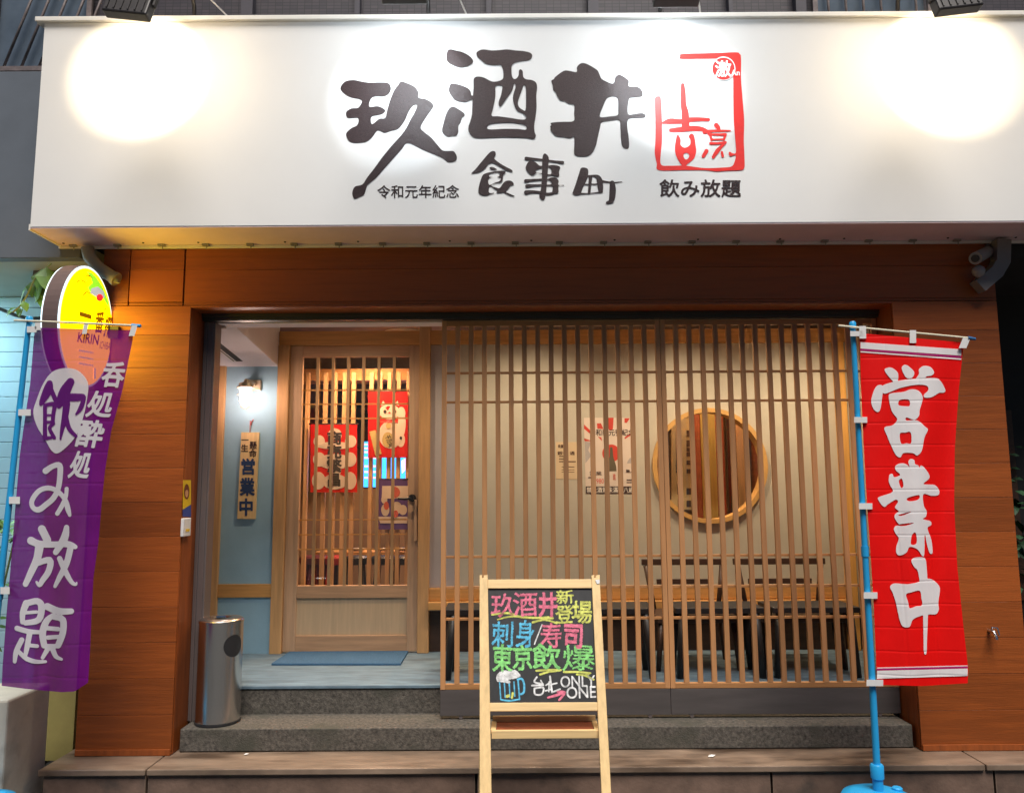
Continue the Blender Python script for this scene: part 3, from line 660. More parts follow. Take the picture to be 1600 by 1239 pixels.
k5 = glyph(G5, polys=[[(295,85),(300,62),(400,55),(600,52),(830,45),(870,60),(885,100),(885,300),(900,500),(915,700),(912,900),(920,1100),(915,1165),(880,1185),(750,1190),(650,1198),(540,1185),(340,1185),(90,1185),(70,1120),(50,1020),(55,900),(55,700),(50,540),(55,480),(105,475),(115,560),(120,700),(120,900),(110,1010),(110,1130),(200,1142),(330,1140),(400,1148),(540,1165),(700,1160),(790,1150),(820,1110),(832,1040),(780,1052),(765,1015),(780,1008),(800,1020),(835,1015),(830,900),(815,700),(810,500),(808,280),(800,230),(780,120),(700,108),(500,108),(300,110)],
 [(272,840),(300,890),(300,940),(340,968),(390,940),(395,890),(380,860),(400,832),(430,850),(445,940),(450,1010),(430,1070),(380,1115),(330,1148),(295,1115),(255,1040),(245,970),(255,890)]],
 strokes=[[(320,360,36),(325,440,50),(328,550,55),(345,640,70),(348,770,75)],[(130,725,20),(200,710,52),(300,712,42),(400,695,44),(500,692,36),(570,695,30)],[(205,798,34),(300,790,48),(420,780,50),(500,785,40),(550,800,25)],
 [(645,750,45),(665,775,40),(670,800,30)],[(530,815,38),(600,805,26),(700,803,20),(780,803,14)],[(570,835,20),(650,840,22),(735,838,24)],[(585,840,24),(600,890,24)],[(735,840,24),(718,890,22)],[(610,888,16),(715,886,16)],[(590,925,28),(660,925,22),(735,915,24)],[(735,915,24),(690,960,30),(655,1000,40),(615,1060,28)],[(550,1000,40),(520,1050,32)],[(700,1010,22),(708,1050,26)]],
 holes=[[(327,1045),(340,1022),(370,1022),(384,1045),(370,1075),(345,1080)]], cell=0.6)
letters('red_seal', M_inkred, SG, [k5], flat(YS - 0.0008))
c0 = (1015 + 715 / 6.195, 75 + 203 / 6.195)
letters('seal_ring', M_white, SG, [disc(c0[0], c0[1], 18.7, 18.7)], flat(YS - 0.0026))
letters('seal_disc', M_inkred, SG, [disc(c0[0], c0[1], 17.3, 17.3)], flat(YS - 0.0040))
letters('seal_lettering', M_white, SG, [text('激', c0[0] - 13.5, c0[1] - 13.5, c0[0] + 12.5, c0[1] + 13.5, 0.02), text('An', 1142.5, 109.5, 1156, 118.5, 0.02)], flat(YS - 0.0054))

# ------------------------------------------------------------------ floodlights over the sign
M_flood = mat('floodlight_housing', (0.035, 0.03, 0.03), 0.4, 0.2, 20)
YFL = -0.86
def floodlight(px, pybot, aim, colr, label, spot, wide, tilt):
    p = P(px, pybot, YFL)
    r = thing('floodlight', label, 'floodlight', (p.x, YFL, p.z + 0.085), 'floodlights along the sign top')
    R = Matrix.Rotation(rad(-12), 3, 'X') @ Matrix.Rotation(rad(tilt), 3, 'Y')
    fr = lambda x, y, z: tuple(R @ Vector((x, y, z)) + Vector((p.x, YFL, p.z + 0.085)))
    b = MB(); b.box(-0.115, 0.115, -0.03, 0.03, -0.085, 0.085, fr, bev=0.008)
    for k in range(6): b.box(-0.09 + k * 0.036 - 0.004, -0.09 + k * 0.036 + 0.004, -0.035, -0.03, -0.07, 0.07, fr)
    b.build('housing', M_flood, r)
    b = MB(); b.box(-0.098, 0.098, 0.0305, 0.033, -0.068, 0.068, fr); b.build('lit_glass', emit('flood_glass_' + ('warm' if colr[2] < 0.9 else 'cool'), colr, 12), r)
    b = MB(); b.box(-0.128, -0.118, -0.012, 0.012, -0.01, 0.13, fr); b.box(0.118, 0.128, -0.012, 0.012, -0.01, 0.13, fr); b.box(-0.128, 0.128, -0.012, 0.012, 0.13, 0.142, fr)
    b.ring_tube([fr(0.02, 0, 0.142), (p.x + 0.03, YFL + 0.1, ZS1 + 0.26), (p.x + 0.05, -0.30, ZS1 + 0.22), (p.x + 0.05, -0.24, ZS1 + 0.16), (p.x + 0.05, -0.22, ZS1 + 0.02)], 0.012, 8)
    b.build('bracket', M_flood, r)
    b = MB(); b.ring_tube([fr(0.1, -0.03, 0.06), (p.x + 0.15, YFL, p.z + 0.27), (p.x + 0.2, -0.5, p.z + 0.4), (p.x + 0.3, -0.2, ZS1 + 0.05)], 0.005, 6); b.build('cable', M_tape, r)
    src = fr(0, 0.045, 0); tgt = P(aim[0], aim[1], YS)
    lamp('flood_beam', 'SPOT', src, spot, colr, r, aim=tgt, spot_size=rad(75), spot_blend=0.2, shadow_soft_size=0.03)
    l = lamp('flood_spill', 'AREA', src, wide, colr, r, aim=tgt + Vector((0, 0, -0.35)), shape='RECTANGLE', size=0.19, size_y=0.13)
WARM, COOL = (1.0, 0.78, 0.48), (0.86, 0.95, 1.0)
floodlight(203, 30, (236, 112), WARM, 'leftmost floodlight on the sign top, casting a warm glow beside blank white film', 19, 0.75, 8)
floodlight(632, 5, (635, 125), COOL, 'floodlight over the first large black character, casting cool white light', 10, 0.75, 0)
floodlight(1056, 10, (1045, 115), COOL, 'floodlight over the red seal mark, casting cool white light', 10, 0.75, 0)
floodlight(1492, 22, (1459, 104), WARM, 'rightmost floodlight on the sign top, casting a warm glow', 19, 0.75, -8)

#OVAL
# ------------------------------------------------------------------ yellow oval lightbox
XO = -2.362
ya, yb_ = PX(90, 510, XO).y, PX(177, 512, XO).y
yc, ry = (ya + yb_) / 2, (yb_ - ya) / 2
zt, zbm = PX(132, 412, XO).z, PX(132, 606, XO).z; zcn, rz = (zt + zbm) / 2, (zt - zbm) / 2
OV = thing('lightbox_sign', 'glowing yellow oval beer sign on the left timber pillar', 'lit sign', (XO - 0.05, yc, zcn))
ell = lambda k, s=1.0, d=0: (yc + (ry * s - d) * math.cos(2 * math.pi * k / 56), zcn + (rz * s - d) * math.sin(2 * math.pi * k / 56))
M_rim = mat('oval_rim', (0.16, 0.11, 0.10), 0.35, 0.08, 4, metal=0.2)
b = MB(); b.prism([ell(k) for k in range(56)], 'X', XO - 0.085, XO - 0.006); b.build('rim', M_rim, OV)
def lit_face(name, col, s): return emit(name, col, s)
b = MB(); b.prism([ell(k, 1, 0.003) for k in range(56)], 'X', XO - 0.005, XO - 0.001); b.prism([ell(k, 1, 0.003) for k in range(56)], 'X', XO - 0.094, XO - 0.086); b.build('border_ring', lit_face('lit_white_border', (0.75, 0.92, 1.0), 0.42), OV)
b = MB(); b.prism([ell(k, 1, 0.016) for k in range(56)], 'X', XO - 0.0005, XO + 0.002); b.prism([ell(k, 1, 0.016) for k in range(56)], 'X', XO - 0.098, XO - 0.095); b.build('face', lit_face('lit_yellow_face', (1.0, 0.52, 0.0), 1.5), OV)
fx = lambda px, py, off: PX(px, py, XO + 0.002 + off)
z6 = lambda pts: [(60 + x / 6.886, 400 + y / 6.886) for x, y in pts]
M_obr = emit('lit_brown_print', (0.20, 0.09, 0.0), 0.30)
letters('lettering', M_obr, OV, [polyg(z6([(442, 596), (572, 636), (570, 684), (441, 645)])), text('番', 148.5, 486, 162.5, 521, 0.03, 0.12), text('搾り', 163.5, 493, 183, 528, 0.03, 0.15), text('KIRIN', 121.5, 521, 154.5, 537, 0.02, 0.14), text('ICHIBAN', 156, 534.5, 176, 546, 0.0, 0.14)], fx)
letters('hop_print', emit('lit_green_print', (0.22, 0.62, 0.02), 0.5), OV, [polyg(z6([(520, 170), (570, 180), (630, 240), (690, 330), (720, 400), (755, 500), (765, 560), (740, 530), (700, 460), (640, 430), (560, 400), (530, 340), (580, 290), (560, 220)]))], fx)
letters('emblem', emit('lit_grey_print', (0.42, 0.46, 0.46), 0.35), OV, [polyg(z6([(570, 350), (640, 330), (700, 380), (715, 440), (680, 470), (620, 440), (560, 400)]))], fx, 0.0022)
letters('red_spot', emit('lit_red_print', (0.9, 0.02, 0.02), 0.55), OV, [disc(60 + 660 / 6.886, 400 + 450 / 6.886, 5.2, 5.6, 20)], fx, 0.003)
letters('twig_print', M_obr, OV, [glyph((60, 400, 6.886), strokes=[[(410, 300, 8), (430, 270, 10), (475, 265, 12), (520, 310, 8)], [(475, 490, 7), (480, 430, 9), (520, 390, 14), (570, 410, 8)], [(510, 215, 8), (540, 210, 16), (580, 240, 7)], [(705, 600, 7), (720, 570, 9), (750, 570, 7)]], cell=0.4)], fx)
letters('pale_print', emit('lit_pale_print', (0.95, 0.85, 0.45), 0.6), OV, [polyg([(123, y), (146, y + 4), (146, y + 7), (122, y + 3)]) for y in (546, 556, 566)] + [rect(146.5, 575, 150, 592)], fx)
lamp('lightbox_glow', 'AREA', (XO + 0.012, yc, zcn), 1.5, (1.0, 0.80, 0.06), OV, aim=(0, yc, zcn), shape='ELLIPSE', size=rz * 1.8, size_y=ry * 1.8)
b = MB(); b.box(XO - 0.07, XO - 0.03, yb_ - 0.01, 0.0, zcn + 0.0, zcn + 0.03); b.box(XO - 0.09, XO + 0.06, -0.03, -0.002, zcn - 0.02, zcn + 0.05); b.build('bracket', M_blackm, OV)

#FLAGS
# ------------------------------------------------------------------ banner flags
def interp(tab, y):
    ys = [t[0] for t in tab]; xs = [t[1] for t in tab]
    return float(np.interp(y, ys, xs))
class Cloth:
    def __init__(s, L, R, top, bot, Y0, wave):
        s.L, s.R, s.top, s.bot, s.Y0, s.wave = L, R, top, bot, Y0, wave
    def uv(s, px, py):
        xl, xr = interp(s.L, py), interp(s.R, py); u = (px - xl) / (xr - xl)
        t = s.top[0] + (s.top[1] - s.top[0]) * u; b_ = interp(s.bot, u)
        return u, (py - t) / (b_ - t)
    def pt(s, px, py, off=0):
        u, v = s.uv(px, py)
        return P(px, py, s.Y0 + s.wave(u, v) - off)
    def mesh(s, name, m, parent, nu=50, nv=120):
        vs, fs = [], []
        for j in range(nv + 1):
            for i in range(nu + 1):
                u, v = i / nu, j / nv
                t = s.top[0] + (s.top[1] - s.top[0]) * u; b_ = interp(s.bot, u); py = t + (b_ - t) * v
                xl, xr = interp(s.L, py), interp(s.R, py)
                vs.append(P(xl + (xr - xl) * u, py, s.Y0 + s.wave(u, v)))
        for j in range(nv):
            for i in range(nu): fs.append((j * (nu + 1) + i, j * (nu + 1) + i + 1, (j + 1) * (nu + 1) + i + 1, (j + 1) * (nu + 1) + i))
        b = MB(); b.faces_from(vs, fs, True); return b.build(name, m, parent, normals=False, auto=False)
YF = -0.60
def flag_base(r, c, top):
    x, y, _ = c
    b = MB(); b.lathe((x, y, 0.003), [(0.16, 0), (0.175, 0.01), (0.178, 0.15), (0.174, 0.182), (0.160, 0.205), (0.11, 0.224), (0.045, 0.232), (0.03, 0.233)], 48)
    bs = b.build('base', M_bluep, r)
    MB().lathe((x + 0.10, y + 0.02, 0.226), [(0.024, -0.02), (0.024, 0.012), (0.019, 0.016)], 18).build('filler_cap', M_bluep, bs)
    b = MB(); b.lathe((x, y, 0.232), [(0.024, 0), (0.024, 0.055), (0.030, 0.058), (0.031, 0.115), (0.026, 0.122)], 24); b.build('collar', M_bluep, r)
    return bs
def pole(r, p0, p1, joint):
    b = MB(); b.ring_tube([p0, p1], [0.0165, 0.013], 16)
    d = (p1 - p0); q = p0 + d * joint; e = d.normalized() * 0.025
    b.ring_tube([q - e, q + e], 0.0185, 16); b.lathe(tuple(p1), [(0.016, -0.03), (0.017, 0.0), (0.012, 0.008)], 14)
    b.build('pole', M_bluep, r)
def loopbox(b, x0, y0, x1, y1, Y, dx=0.0):
    q = [(x0, y0), (x1, y0), (x1 + dx, y1), (x0 + dx, y1)]
    f0 = [P(x, y, Y - 0.022) for x, y in q]; f1 = [P(x, y, Y + 0.022) for x, y in q]
    b.faces_from(f0 + f1, [(0, 1, 2, 3), (7, 6, 5, 4), (0, 4, 5, 1), (1, 5, 6, 2), (2, 6, 7, 3), (3, 7, 4, 0)])
# red banner
pt = P(1332, 505, YF); pb = P(1371, 1212, YF); zb = 0.30
base_c = pt + (pb - pt) * ((pt.z - 0.25) / (pt.z - pb.z))
RF = thing('banner_flag', 'red banner flag with large white characters on a blue pole', 'banner', (base_c.x, YF, 0), 'banner flags on poles')
flag_base(RF, base_c, 0.2); pole(RF, base_c + (pt - base_c) * 0.0, pt, 0.49)
c0_, c1_ = P(1310, 509, YF - 0.022), P(1521, 529, YF - 0.03)
b = MB(); b.ring_tube([c0_, c1_], 0.0052, 10); b.build('crossbar', M_rod, RF)
b = MB(); b.ring_tube([P(1512, 528, YF - 0.03), P(1524, 530, YF - 0.03)], [0.009, 0.007], 10); b.build('end_cap', mat('dark_blue_plastic', (0.03, 0.12, 0.30), 0.4), RF)
def wr(u, v):
    return -0.028 + 0.016 * math.sin(u * 7.0 + v * 2.5) * (0.3 + 0.7 * v) + 0.010 * math.sin(u * 13 + 1 + v * 5) * (1 - abs(2 * v - 1) * 0.6) + 0.05 * max(0, u - 0.8) * (1 - v) - 0.03 * u * v
RL = [(515, 1343), (610, 1345.5), (708, 1350), (792, 1355), (878, 1361), (950, 1365.5), (1047, 1369.5), (1080, 1371)]
RR = [(525, 1501), (545, 1505), (611, 1498), (700, 1492), (790, 1491), (887, 1496), (974, 1505), (1045, 1513), (1066, 1512), (1080, 1511)]
RC = Cloth(RL, RR, (520.5, 535), [(0, 1069.5), (0.5, 1071.5), (1, 1067)], YF, wr)
rcl = RC.mesh('cloth', M_red, RF)
z7 = lambda pts: [(1310 + x / 4.132, 490 + y / 4.132) for x, y in pts]
G7 = (1310, 490, 4.132)
f1 = glyph(G7, polys=[[(298,365),(310,352),(345,350),(385,385),(380,440),(355,438),(320,400)],[(410,345),(430,330),(460,345),(490,380),(475,415),(440,415),(415,375)],
 [(520,360),(550,338),(595,345),(618,380),(600,400),(570,405),(545,425),(500,425),(520,390)],
 [(285,485),(290,462),(380,435),(500,420),(600,415),(650,425),(690,490),(680,510),(650,512),(600,540),(555,540),(555,520),(580,495),(570,465),(500,460),(400,480),(300,517)],
 [(245,470),(285,468),(280,560),(265,630),(235,625),(213,580),(218,530)],
 [(325,540),(340,515),(420,505),(470,488),(520,500),(545,545),(525,620),(520,660),(490,685),(440,670),(440,690),(510,690),(560,730),(578,750),(555,800),(540,880),(510,915),(480,900),(420,900),(400,928),(370,910),(340,850),(315,790),(297,735),(350,720),(380,680),(345,630)]],
 holes=[[(388,590),(393,560),(425,553),(457,558),(460,595),(425,597)],[(397,775),(430,768),(467,767),(470,835),(440,836),(405,838)]])
f2 = glyph(G7, polys=[[(325,1080),(330,1040),(350,1035),(360,1055),(400,1040),(370,1010),(370,980),(410,965),(450,980),(470,1020),(452,960),(465,938),(490,945),(495,970),(520,985),(515,1030),(530,980),(560,1000),(588,1045),(580,1070),(550,1100),(620,1105),(650,1140),(645,1170),(600,1175),(548,1165),(552,1240),(570,1275),(565,1310),(545,1325),(595,1340),(598,1365),(575,1385),(600,1460),(608,1540),(590,1545),(572,1490),(557,1420),(555,1550),(540,1562),(510,1520),(460,1505),(440,1540),(400,1560),(375,1545),(375,1500),(390,1450),(370,1420),(358,1390),(370,1370),(395,1365),(375,1340),(362,1310),(370,1290),(390,1275),(365,1250),(385,1215),(370,1200),(320,1230),(300,1247),(280,1235),(255,1195),(270,1180),(350,1150),(335,1110)]],
 holes=[[(390,1080),(410,1065),(420,1110),(405,1125)],[(445,1190),(520,1170),(515,1200),(455,1210)],[(390,1297),(475,1277),(430,1297),(400,1305)],[(390,1360),(490,1349),(440,1367),(400,1370)],[(470,1450),(480,1420),(500,1415),(505,1480),(470,1490)]])
f3 = glyph(G7, polys=[[(472,1600),(480,1580),(520,1570),(560,1580),(570,1640),(575,1720),(580,1800),(578,1950),(572,2100),(570,2180),(562,2200),(552,2180),(550,2100),(548,2000),(545,1900),(528,1750),(512,1660),(490,1635)],
 [(335,1770),(340,1750),(370,1740),(450,1745),(520,1730),(580,1710),(620,1725),(655,1770),(645,1860),(648,1910),(630,1938),(590,1940),(530,1950),(480,1975),(460,2020),(420,2020),(400,1990),(385,1930),(370,1860),(350,1800)]],
 holes=[[(437,1812),(470,1798),(525,1788),(536,1835),(540,1880),(500,1888),(460,1900),(450,1860)]])
letters('lettering', M_wcl, rcl, [f1, f2, f3], RC.pt, 0.003)
def strip(tab_top, tab_bot, x0, x1, n=40):
    vs, fs = [], []
    for i in range(n + 1):
        x = x0 + (x1 - x0) * i / n; vs += [(x, interp(tab_top, x)), (x, interp(tab_bot, x))]
    for i in range(n): fs.append((2 * i, 2 * i + 2, 2 * i + 3, 2 * i + 1))
    return vs, fs
for a_, b_ in (([(1343, 534.5), (1505, 546)], [(1343, 544.5), (1505, 556)]), ([(1343, 548.5), (1505, 560.5)], [(1343, 550.5), (1505, 562.5)])): letters('white_stripe', M_wcl, rcl, [strip(a_, b_, 1344.5, 1502)], RC.pt, 0.003)
for a_, b_ in (([(1369, 1047.5), (1513, 1044)], [(1369, 1060), (1513, 1055.5)]), ([(1369, 1042.5), (1513, 1039)], [(1369, 1044), (1513, 1040.5)])): letters('white_stripe', M_wcl, rcl, [strip(a_, b_, 1370.5, 1512)], RC.pt, 0.003)
letters('dark_line', M_lilac, rcl, [strip([(1343, 545), (1505, 557)], [(1343, 547.5), (1505, 559.5)], 1344.5, 1502)], RC.pt, 0.003)
letters('dark_line', M_lilac, rcl, [strip([(1369, 1044.3), (1513, 1040.8)], [(1369, 1047), (1513, 1043.5)], 1370, 1512)], RC.pt, 0.003)
for x0, y0, x1, y1, dx in ((1328.5, 517.5, 1349, 525.5, 0), (1334.5, 651.5, 1355, 660.5, 0), (1342, 786, 1363, 795.5, 0), (1349.5, 925, 1371, 935, 0), (1354, 1061.5, 1380, 1071.5, 0), (1342.5, 509.5, 1353, 529, 0.5), (1421.5, 516, 1431.5, 536, 0), (1505, 527, 1517, 544, -7)):
    b = MB(); loopbox(b, x0, y0, x1, y1, YF - 0.012, dx); b.build('tape_loop', M_tape, RF)
# purple banner
pt = P(46, 497, YF); pb = P(14.5, 785, YF)
base_c = pt + (pb - pt) * ((pt.z - 0.25) / (pt.z - pb.z))
PF = thing('banner_flag', 'see-through purple banner flag with white characters hanging before the yellow oval sign', 'banner', (base_c.x, YF, 0), 'banner flags on poles')
flag_base(PF, base_c, 0.2); pole(PF, base_c, pt, 0.40)
b = MB(); b.ring_tube([P(22, 500.5, YF - 0.02), P(215, 509, YF - 0.01)], 0.0052, 10); b.build('crossbar', M_rod, PF)
b = MB(); b.ring_tube([P(206, 508.5, YF - 0.01), P(220, 509.5, YF - 0.01)], [0.009, 0.008], 10); b.build('end_cap', M_bluep, PF)
def wp(u, v):
    return 0.012 + 0.022 * math.sin(u * 9.0 - v * 3.0) * (0.25 + 0.75 * v) + 0.012 * math.sin(u * 17 + 2 + v * 4) * v - 0.02 * u
PL = [(505, 55), (600, 47), (650, 39.5), (710, 31), (785, 24.5), (880, 17), (960, 10), (1040, 4), (1085, 2)]
PRR = [(505, 207), (515, 207.5), (530, 207.5), (611, 191), (672, 174), (735, 164), (790, 158.5), (845, 154), (902, 146), (960, 143), (1010, 141), (1060, 138), (1085, 136)]
PC = Cloth(PL, PRR, (512, 516), [(0, 1071), (0.3, 1076), (0.7, 1081), (0.85, 1080), (1, 1066)], YF, wp)
pcl = PC.mesh('cloth', M_purp, PF)
G8 = (0, 490, 4.132); O = 1239.6
oval = glyph(G8, polys=[[(215,640),(235,560),(280,450),(340,375),(420,352),(490,362),(540,400),(570,460),(560,560),(545,640),(520,720),(490,790),(430,860),(370,902),(330,880),(290,810),(240,730)]],
 strokes=[])
nomi = glyph(G8, strokes=[[(320,450,40),(310,490,60),(275,560,40),(262,585,20)],[(325,480,30),(360,560,30),(380,600,26)],[(290,600,26),(290,700,26),(290,800,30)],[(290,590,22),(350,585,30),(345,640,26),(340,700,26)],[(295,655,14),(340,655,14)],[(295,700,18),(345,700,20)],[(345,710,22),(320,740,24),(350,800,24)],[(290,805,26),(330,800,20)],[(455,440,50),(420,500,70),(395,560,60),(385,600,20)],[(420,540,50),(500,540,50),(540,540,30),(520,610,30),(490,650,12)],[(430,580,46),(420,660,42),(400,750,26),(390,810,12)],[(425,660,30),(445,740,30),(490,790,22)]], cell=0.8)
mi = glyph(G8, strokes=[[(295,1015,40),(340,985,34),(385,980,36),(387,1050,36),(375,1130,34),(345,1190,36),(300,1230,36),(250,1265,36),(212,1250,30),(207,1205,32),(250,1145,32),(310,1125,32),(370,1145,30),(420,1200,30),(438,1260,34),(450,1300,22)],[(430,1130,26),(425,1180,26),(400,1240,30),(370,1290,28)]])
ho = lambda L: [[(x, y + O, w_) for x, y, w_ in s_] for s_ in L]
hou = glyph(G8, strokes=ho([[(270,150,50),(305,220,50)],[(200,225,50),(250,245,44),(340,250,40),(390,245,34)],[(255,260,56),(240,340,50),(200,430,44),(165,505,36)],[(230,375,36),(320,350,40),(315,420,40),(275,480,36),(255,512,26),(236,492,16)],[(430,140,34),(415,210,50),(360,300,36)],[(395,245,40),(450,250,40),(485,265,30)],[(455,270,40),(430,370,40),(385,460,34),(355,520,22)],[(385,340,34),(420,420,36),(460,490,28),(488,507,20),(495,495,10)]]))
dai = glyph(G8, strokes=ho([[(170,630,46),(147,690,38),(145,750,30)],[(175,628,40),(240,615,40),(268,650,44),(250,735,40),(165,755,34)],[(165,690,22),(235,685,22)],[(110,790,34),(180,810,32),(250,815,26)],[(190,830,36),(175,910,34),(165,960,26)],[(190,900,24),(240,905,24)],[(140,865,34),(105,940,34),(95,1005,24)],[(120,940,26),(170,985,30),(230,1005,28),(295,1005,18)],[(305,650,46),(380,680,44),(460,680,36)],[(345,705,30),(300,745,42),(275,820,44),(285,900,40)],[(350,718,34),(405,735,42),(405,820,42),(375,900,40)],[(310,790,28),(375,795,28)],[(310,850,28),(375,845,26)],[(300,905,28),(370,905,28)],[(310,920,34),(275,980,24)],[(335,910,36),(360,970,30),(397,990,18)]]))
small = [text('呑', 160, 564, 195, 606, 0.03, 0.06, 0.15), text('処', 137, 610, 178, 653, 0.025, 0.03, 0.25), text('酔', 120, 655, 162, 700, 0.03, 0.08, 0.15), text('処', 110, 704, 143, 748, 0.03, 0.03, 0.25)]
letters('lettering', M_wpr, pcl, [oval, mi, hou, dai] + small, PC.pt, 0.003)
letters('purple_character', M_purpt, pcl, [nomi], PC.pt, 0.0055)
for x0, y0, x1, y1, dx in ((42, 510, 57, 519.5, 0), (28.5, 639.5, 48, 649.5, 0), (14, 776, 31, 787, 0), (0.5, 917, 15, 928, 0), (54.5, 503, 63.5, 516, 0), (131, 507, 138, 522, -3), (206, 508, 215, 525, -5)):
    b = MB(); loopbox(b, x0, y0, x1, y1, YF + 0.002, dx); b.build('tape_loop', M_tape, PF)

#BOARD
# ------------------------------------------------------------------ chalkboard easel in front
A0, A1 = P(843, 905, -0.76), P(855, 1239, -1.06)
upv = (A0 - A1).normalized(); exv = Vector((1, 0, 0)); nrm = exv.cross(upv).normalized()   # points to the street
if nrm.y > 0: nrm = -nrm
on = lambda px, py, off=0.0: PP(px, py, A0 + nrm * off, nrm)
foot = A0 - upv * (A0.z / upv.z)
EB = thing('chalkboard_easel', 'wooden A-frame chalkboard with coloured handwriting, on the street before the lattice screens', 'chalkboard sign', (foot.x, foot.y, 0))
def bslab(b, quad, t0, t1, bev=0.002):
    f = [on(*q, t1) for q in quad]; k = [p - nrm * (t1 - t0) for p in f]
    vs = b.faces_from(f + k, [(0, 1, 2, 3), (7, 6, 5, 4), (0, 4, 5, 1), (1, 5, 6, 2), (2, 6, 7, 3), (3, 7, 4, 0)])
    if bev: bmesh.ops.bevel(b.bm, geom=list({e for v in vs for e in v.link_edges}), offset=bev, segments=2, affect='EDGES', profile=0.5)
def along(px0, py0, px1, py1, py): return px0 + (px1 - px0) * (py - py0) / (py1 - py0)
def toground(px0, py0, px1, py1):     # where a leg edge meets the street
    for k in range(200):
        py = py1 + k
        if on(along(px0, py0, px1, py1, py), py).z <= 0.004: break
    return along(px0, py0, px1, py1, py), py
for (a0, a1, c0x, c1x) in ((749.2, 749.6, 762, 768), (924.4, 940, 937, 955)):
    lo_, pl_ = toground(a0, 903, a1, 1239); ro_, pr_ = toground(c0x, 903, c1x, 1239)
    b = MB(); bslab(b, [(a0, 903), (c0x, 902), (ro_, pr_), (lo_, pl_)], -0.012, 0.012)
    b.box(0, 0.001, 0, 0.001, 0, 0.001, lambda x, y, z: tuple(on(a0 + 3, 902) + Vector((x, y, z))))
    for q0, q1 in ((0.0, 0.32), (0.5, 1.0)):
        x0, x1 = a0 + (c0x - a0) * q0, a0 + (c0x - a0) * q1; bslab(b, [(x0, 898.5), (x1, 898), (x1, 903), (x0, 903)], -0.011, 0.011, 0.001)
    b.build('leg', M_pine, EB)
b = MB(); bslab(b, [(762.2, 905), (924.3, 904.5), (924.8, 918.5), (762.5, 919)], -0.010, 0.010); b.build('top_rail', M_pineh, EB)
b = MB(); bslab(b, [(765.2, 1097.5), (933.3, 1096.5), (933.9, 1110), (765.5, 1111)], -0.010, 0.010); b.build('bottom_rail', M_pineh, EB)
b = MB(); bslab(b, [(762.3, 918), (924.8, 917.5), (933.4, 1098), (765.0, 1099)], -0.008, 0.0, 0); bd = b.build('board', M_board, EB)
# rear legs: hinged at the top and standing further from the street
back = foot + Vector((0, 0.46, 0))
for pxo in (758, 931):
    t = on(pxo, 903, -0.02); x = t.x
    e = Vector((x + (0.03 if pxo > 800 else -0.02), back.y, 0.0)); d = (t - e)
    fr = lambda u, v, w_, e=e, d=d: tuple(e + d * w_ + Vector((u, v, 0)))
    MB().box(-0.016, 0.016, -0.01, 0.012, 0, 0.985, fr, bev=0.002).build('rear_leg', M_pine, EB)
b = MB(); zt_ = 0.42
q0, q1 = on(768, 1147), on(937, 1147)
dy = 0.165
fr = lambda x, y, z: (q0.x + x, q0.y + y, q0.z + z)
Lw = q1.x - q0.x
b.box(0.0, Lw, 0.010, 0.028, -0.022, 0.012, fr, bev=0.002); b.box(0.0, Lw, dy, dy + 0.015, 0.0, 0.03, fr, bev=0.002)
b.box(-0.004, 0.018, 0.029, dy - 0.001, -0.004, 0.010, fr); b.box(Lw - 0.018, Lw + 0.004, 0.029, dy - 0.001, -0.004, 0.010, fr)
b.mi = 1; b.box(0.02, Lw - 0.02, 0.03, dy - 0.002, -0.002, 0.006, fr)
b.build('tray', [M_pineh, M_redw], EB)
b = MB(); bslab(b, [(930, 906), (937, 905), (937, 911), (933, 912)], 0.0125, 0.016, 0); b.build('hinge', M_tape, EB)
z5 = lambda pts: [(745 + x / 8, 890 + y / 8) for x, y in pts]
def c5(ch, x0, y0, x1, y1, bold=0.02, rot=0.0, sh=0.0, dy=0): return text(ch, 745 + x0 / 8, 890 + (y0 + dy) / 8, 745 + x1 / 8, 890 + (y1 + dy) / 8, bold * 0.55, rot, sh, None, 0.035, 0.014)
onb = lambda px, py, off: on(px, py, off)
D = 880
letters('pink_chalk', M_pink, bd, [c5('玖', 170, 285, 480, 600), c5('酒', 450, 265, 765, 590), c5('井', 760, 270, 1015, 590, 0.05), c5('寿', 790, 650, 1075, 980), c5('司', 1070, 650, 1345, 985, 0.05)], onb)
letters('arrow_chalk', M_pink, bd, [glyph((745, 1000, 8), strokes=[[(890,715,24),(980,690,34),(1095,650,34)],[(1010,640,26),(1095,655,34),(1030,745,26)]], cell=0.5)], onb)
letters('yellow_chalk', M_yel, bd, [c5('新', 985, 245, 1220, 430, 0.03), c5('登', 985, 430, 1210, 680, 0.03), c5('場', 1180, 375, 1445, 680, 0.03, 0.06)], onb)
letters('underline_chalk', M_yel, bd, [ glyph((745, 890, 8), strokes=[[(190,560,22),(400,540,26),(560,590,28),(950,605,26)],[(260,620,16),(450,580,22),(700,600,26),(900,590,22)],[(700,655,28),(850,625,22),(1000,665,26)]], cell=0.5, rough=0.5)], onb)
letters('underline_chalk', M_yel, bd, [ glyph((745, 1000, 8), strokes=[[(745,380,26),(900,370,26),(1050,370,26)],[(790,425,26),(900,395,22),(1040,380,16)],[(1090,395,28),(1250,395,26),(1420,410,24)],[(1250,425,22),(1350,440,22),(1460,490,26)],[(1320,440,22),(1400,425,18)]], cell=0.5, rough=0.5)], onb)
letters('blue_chalk', M_cblue, bd, [c5('刺', 180, 630, 475, 975), c5('身', 480, 610, 730, 975)], onb)
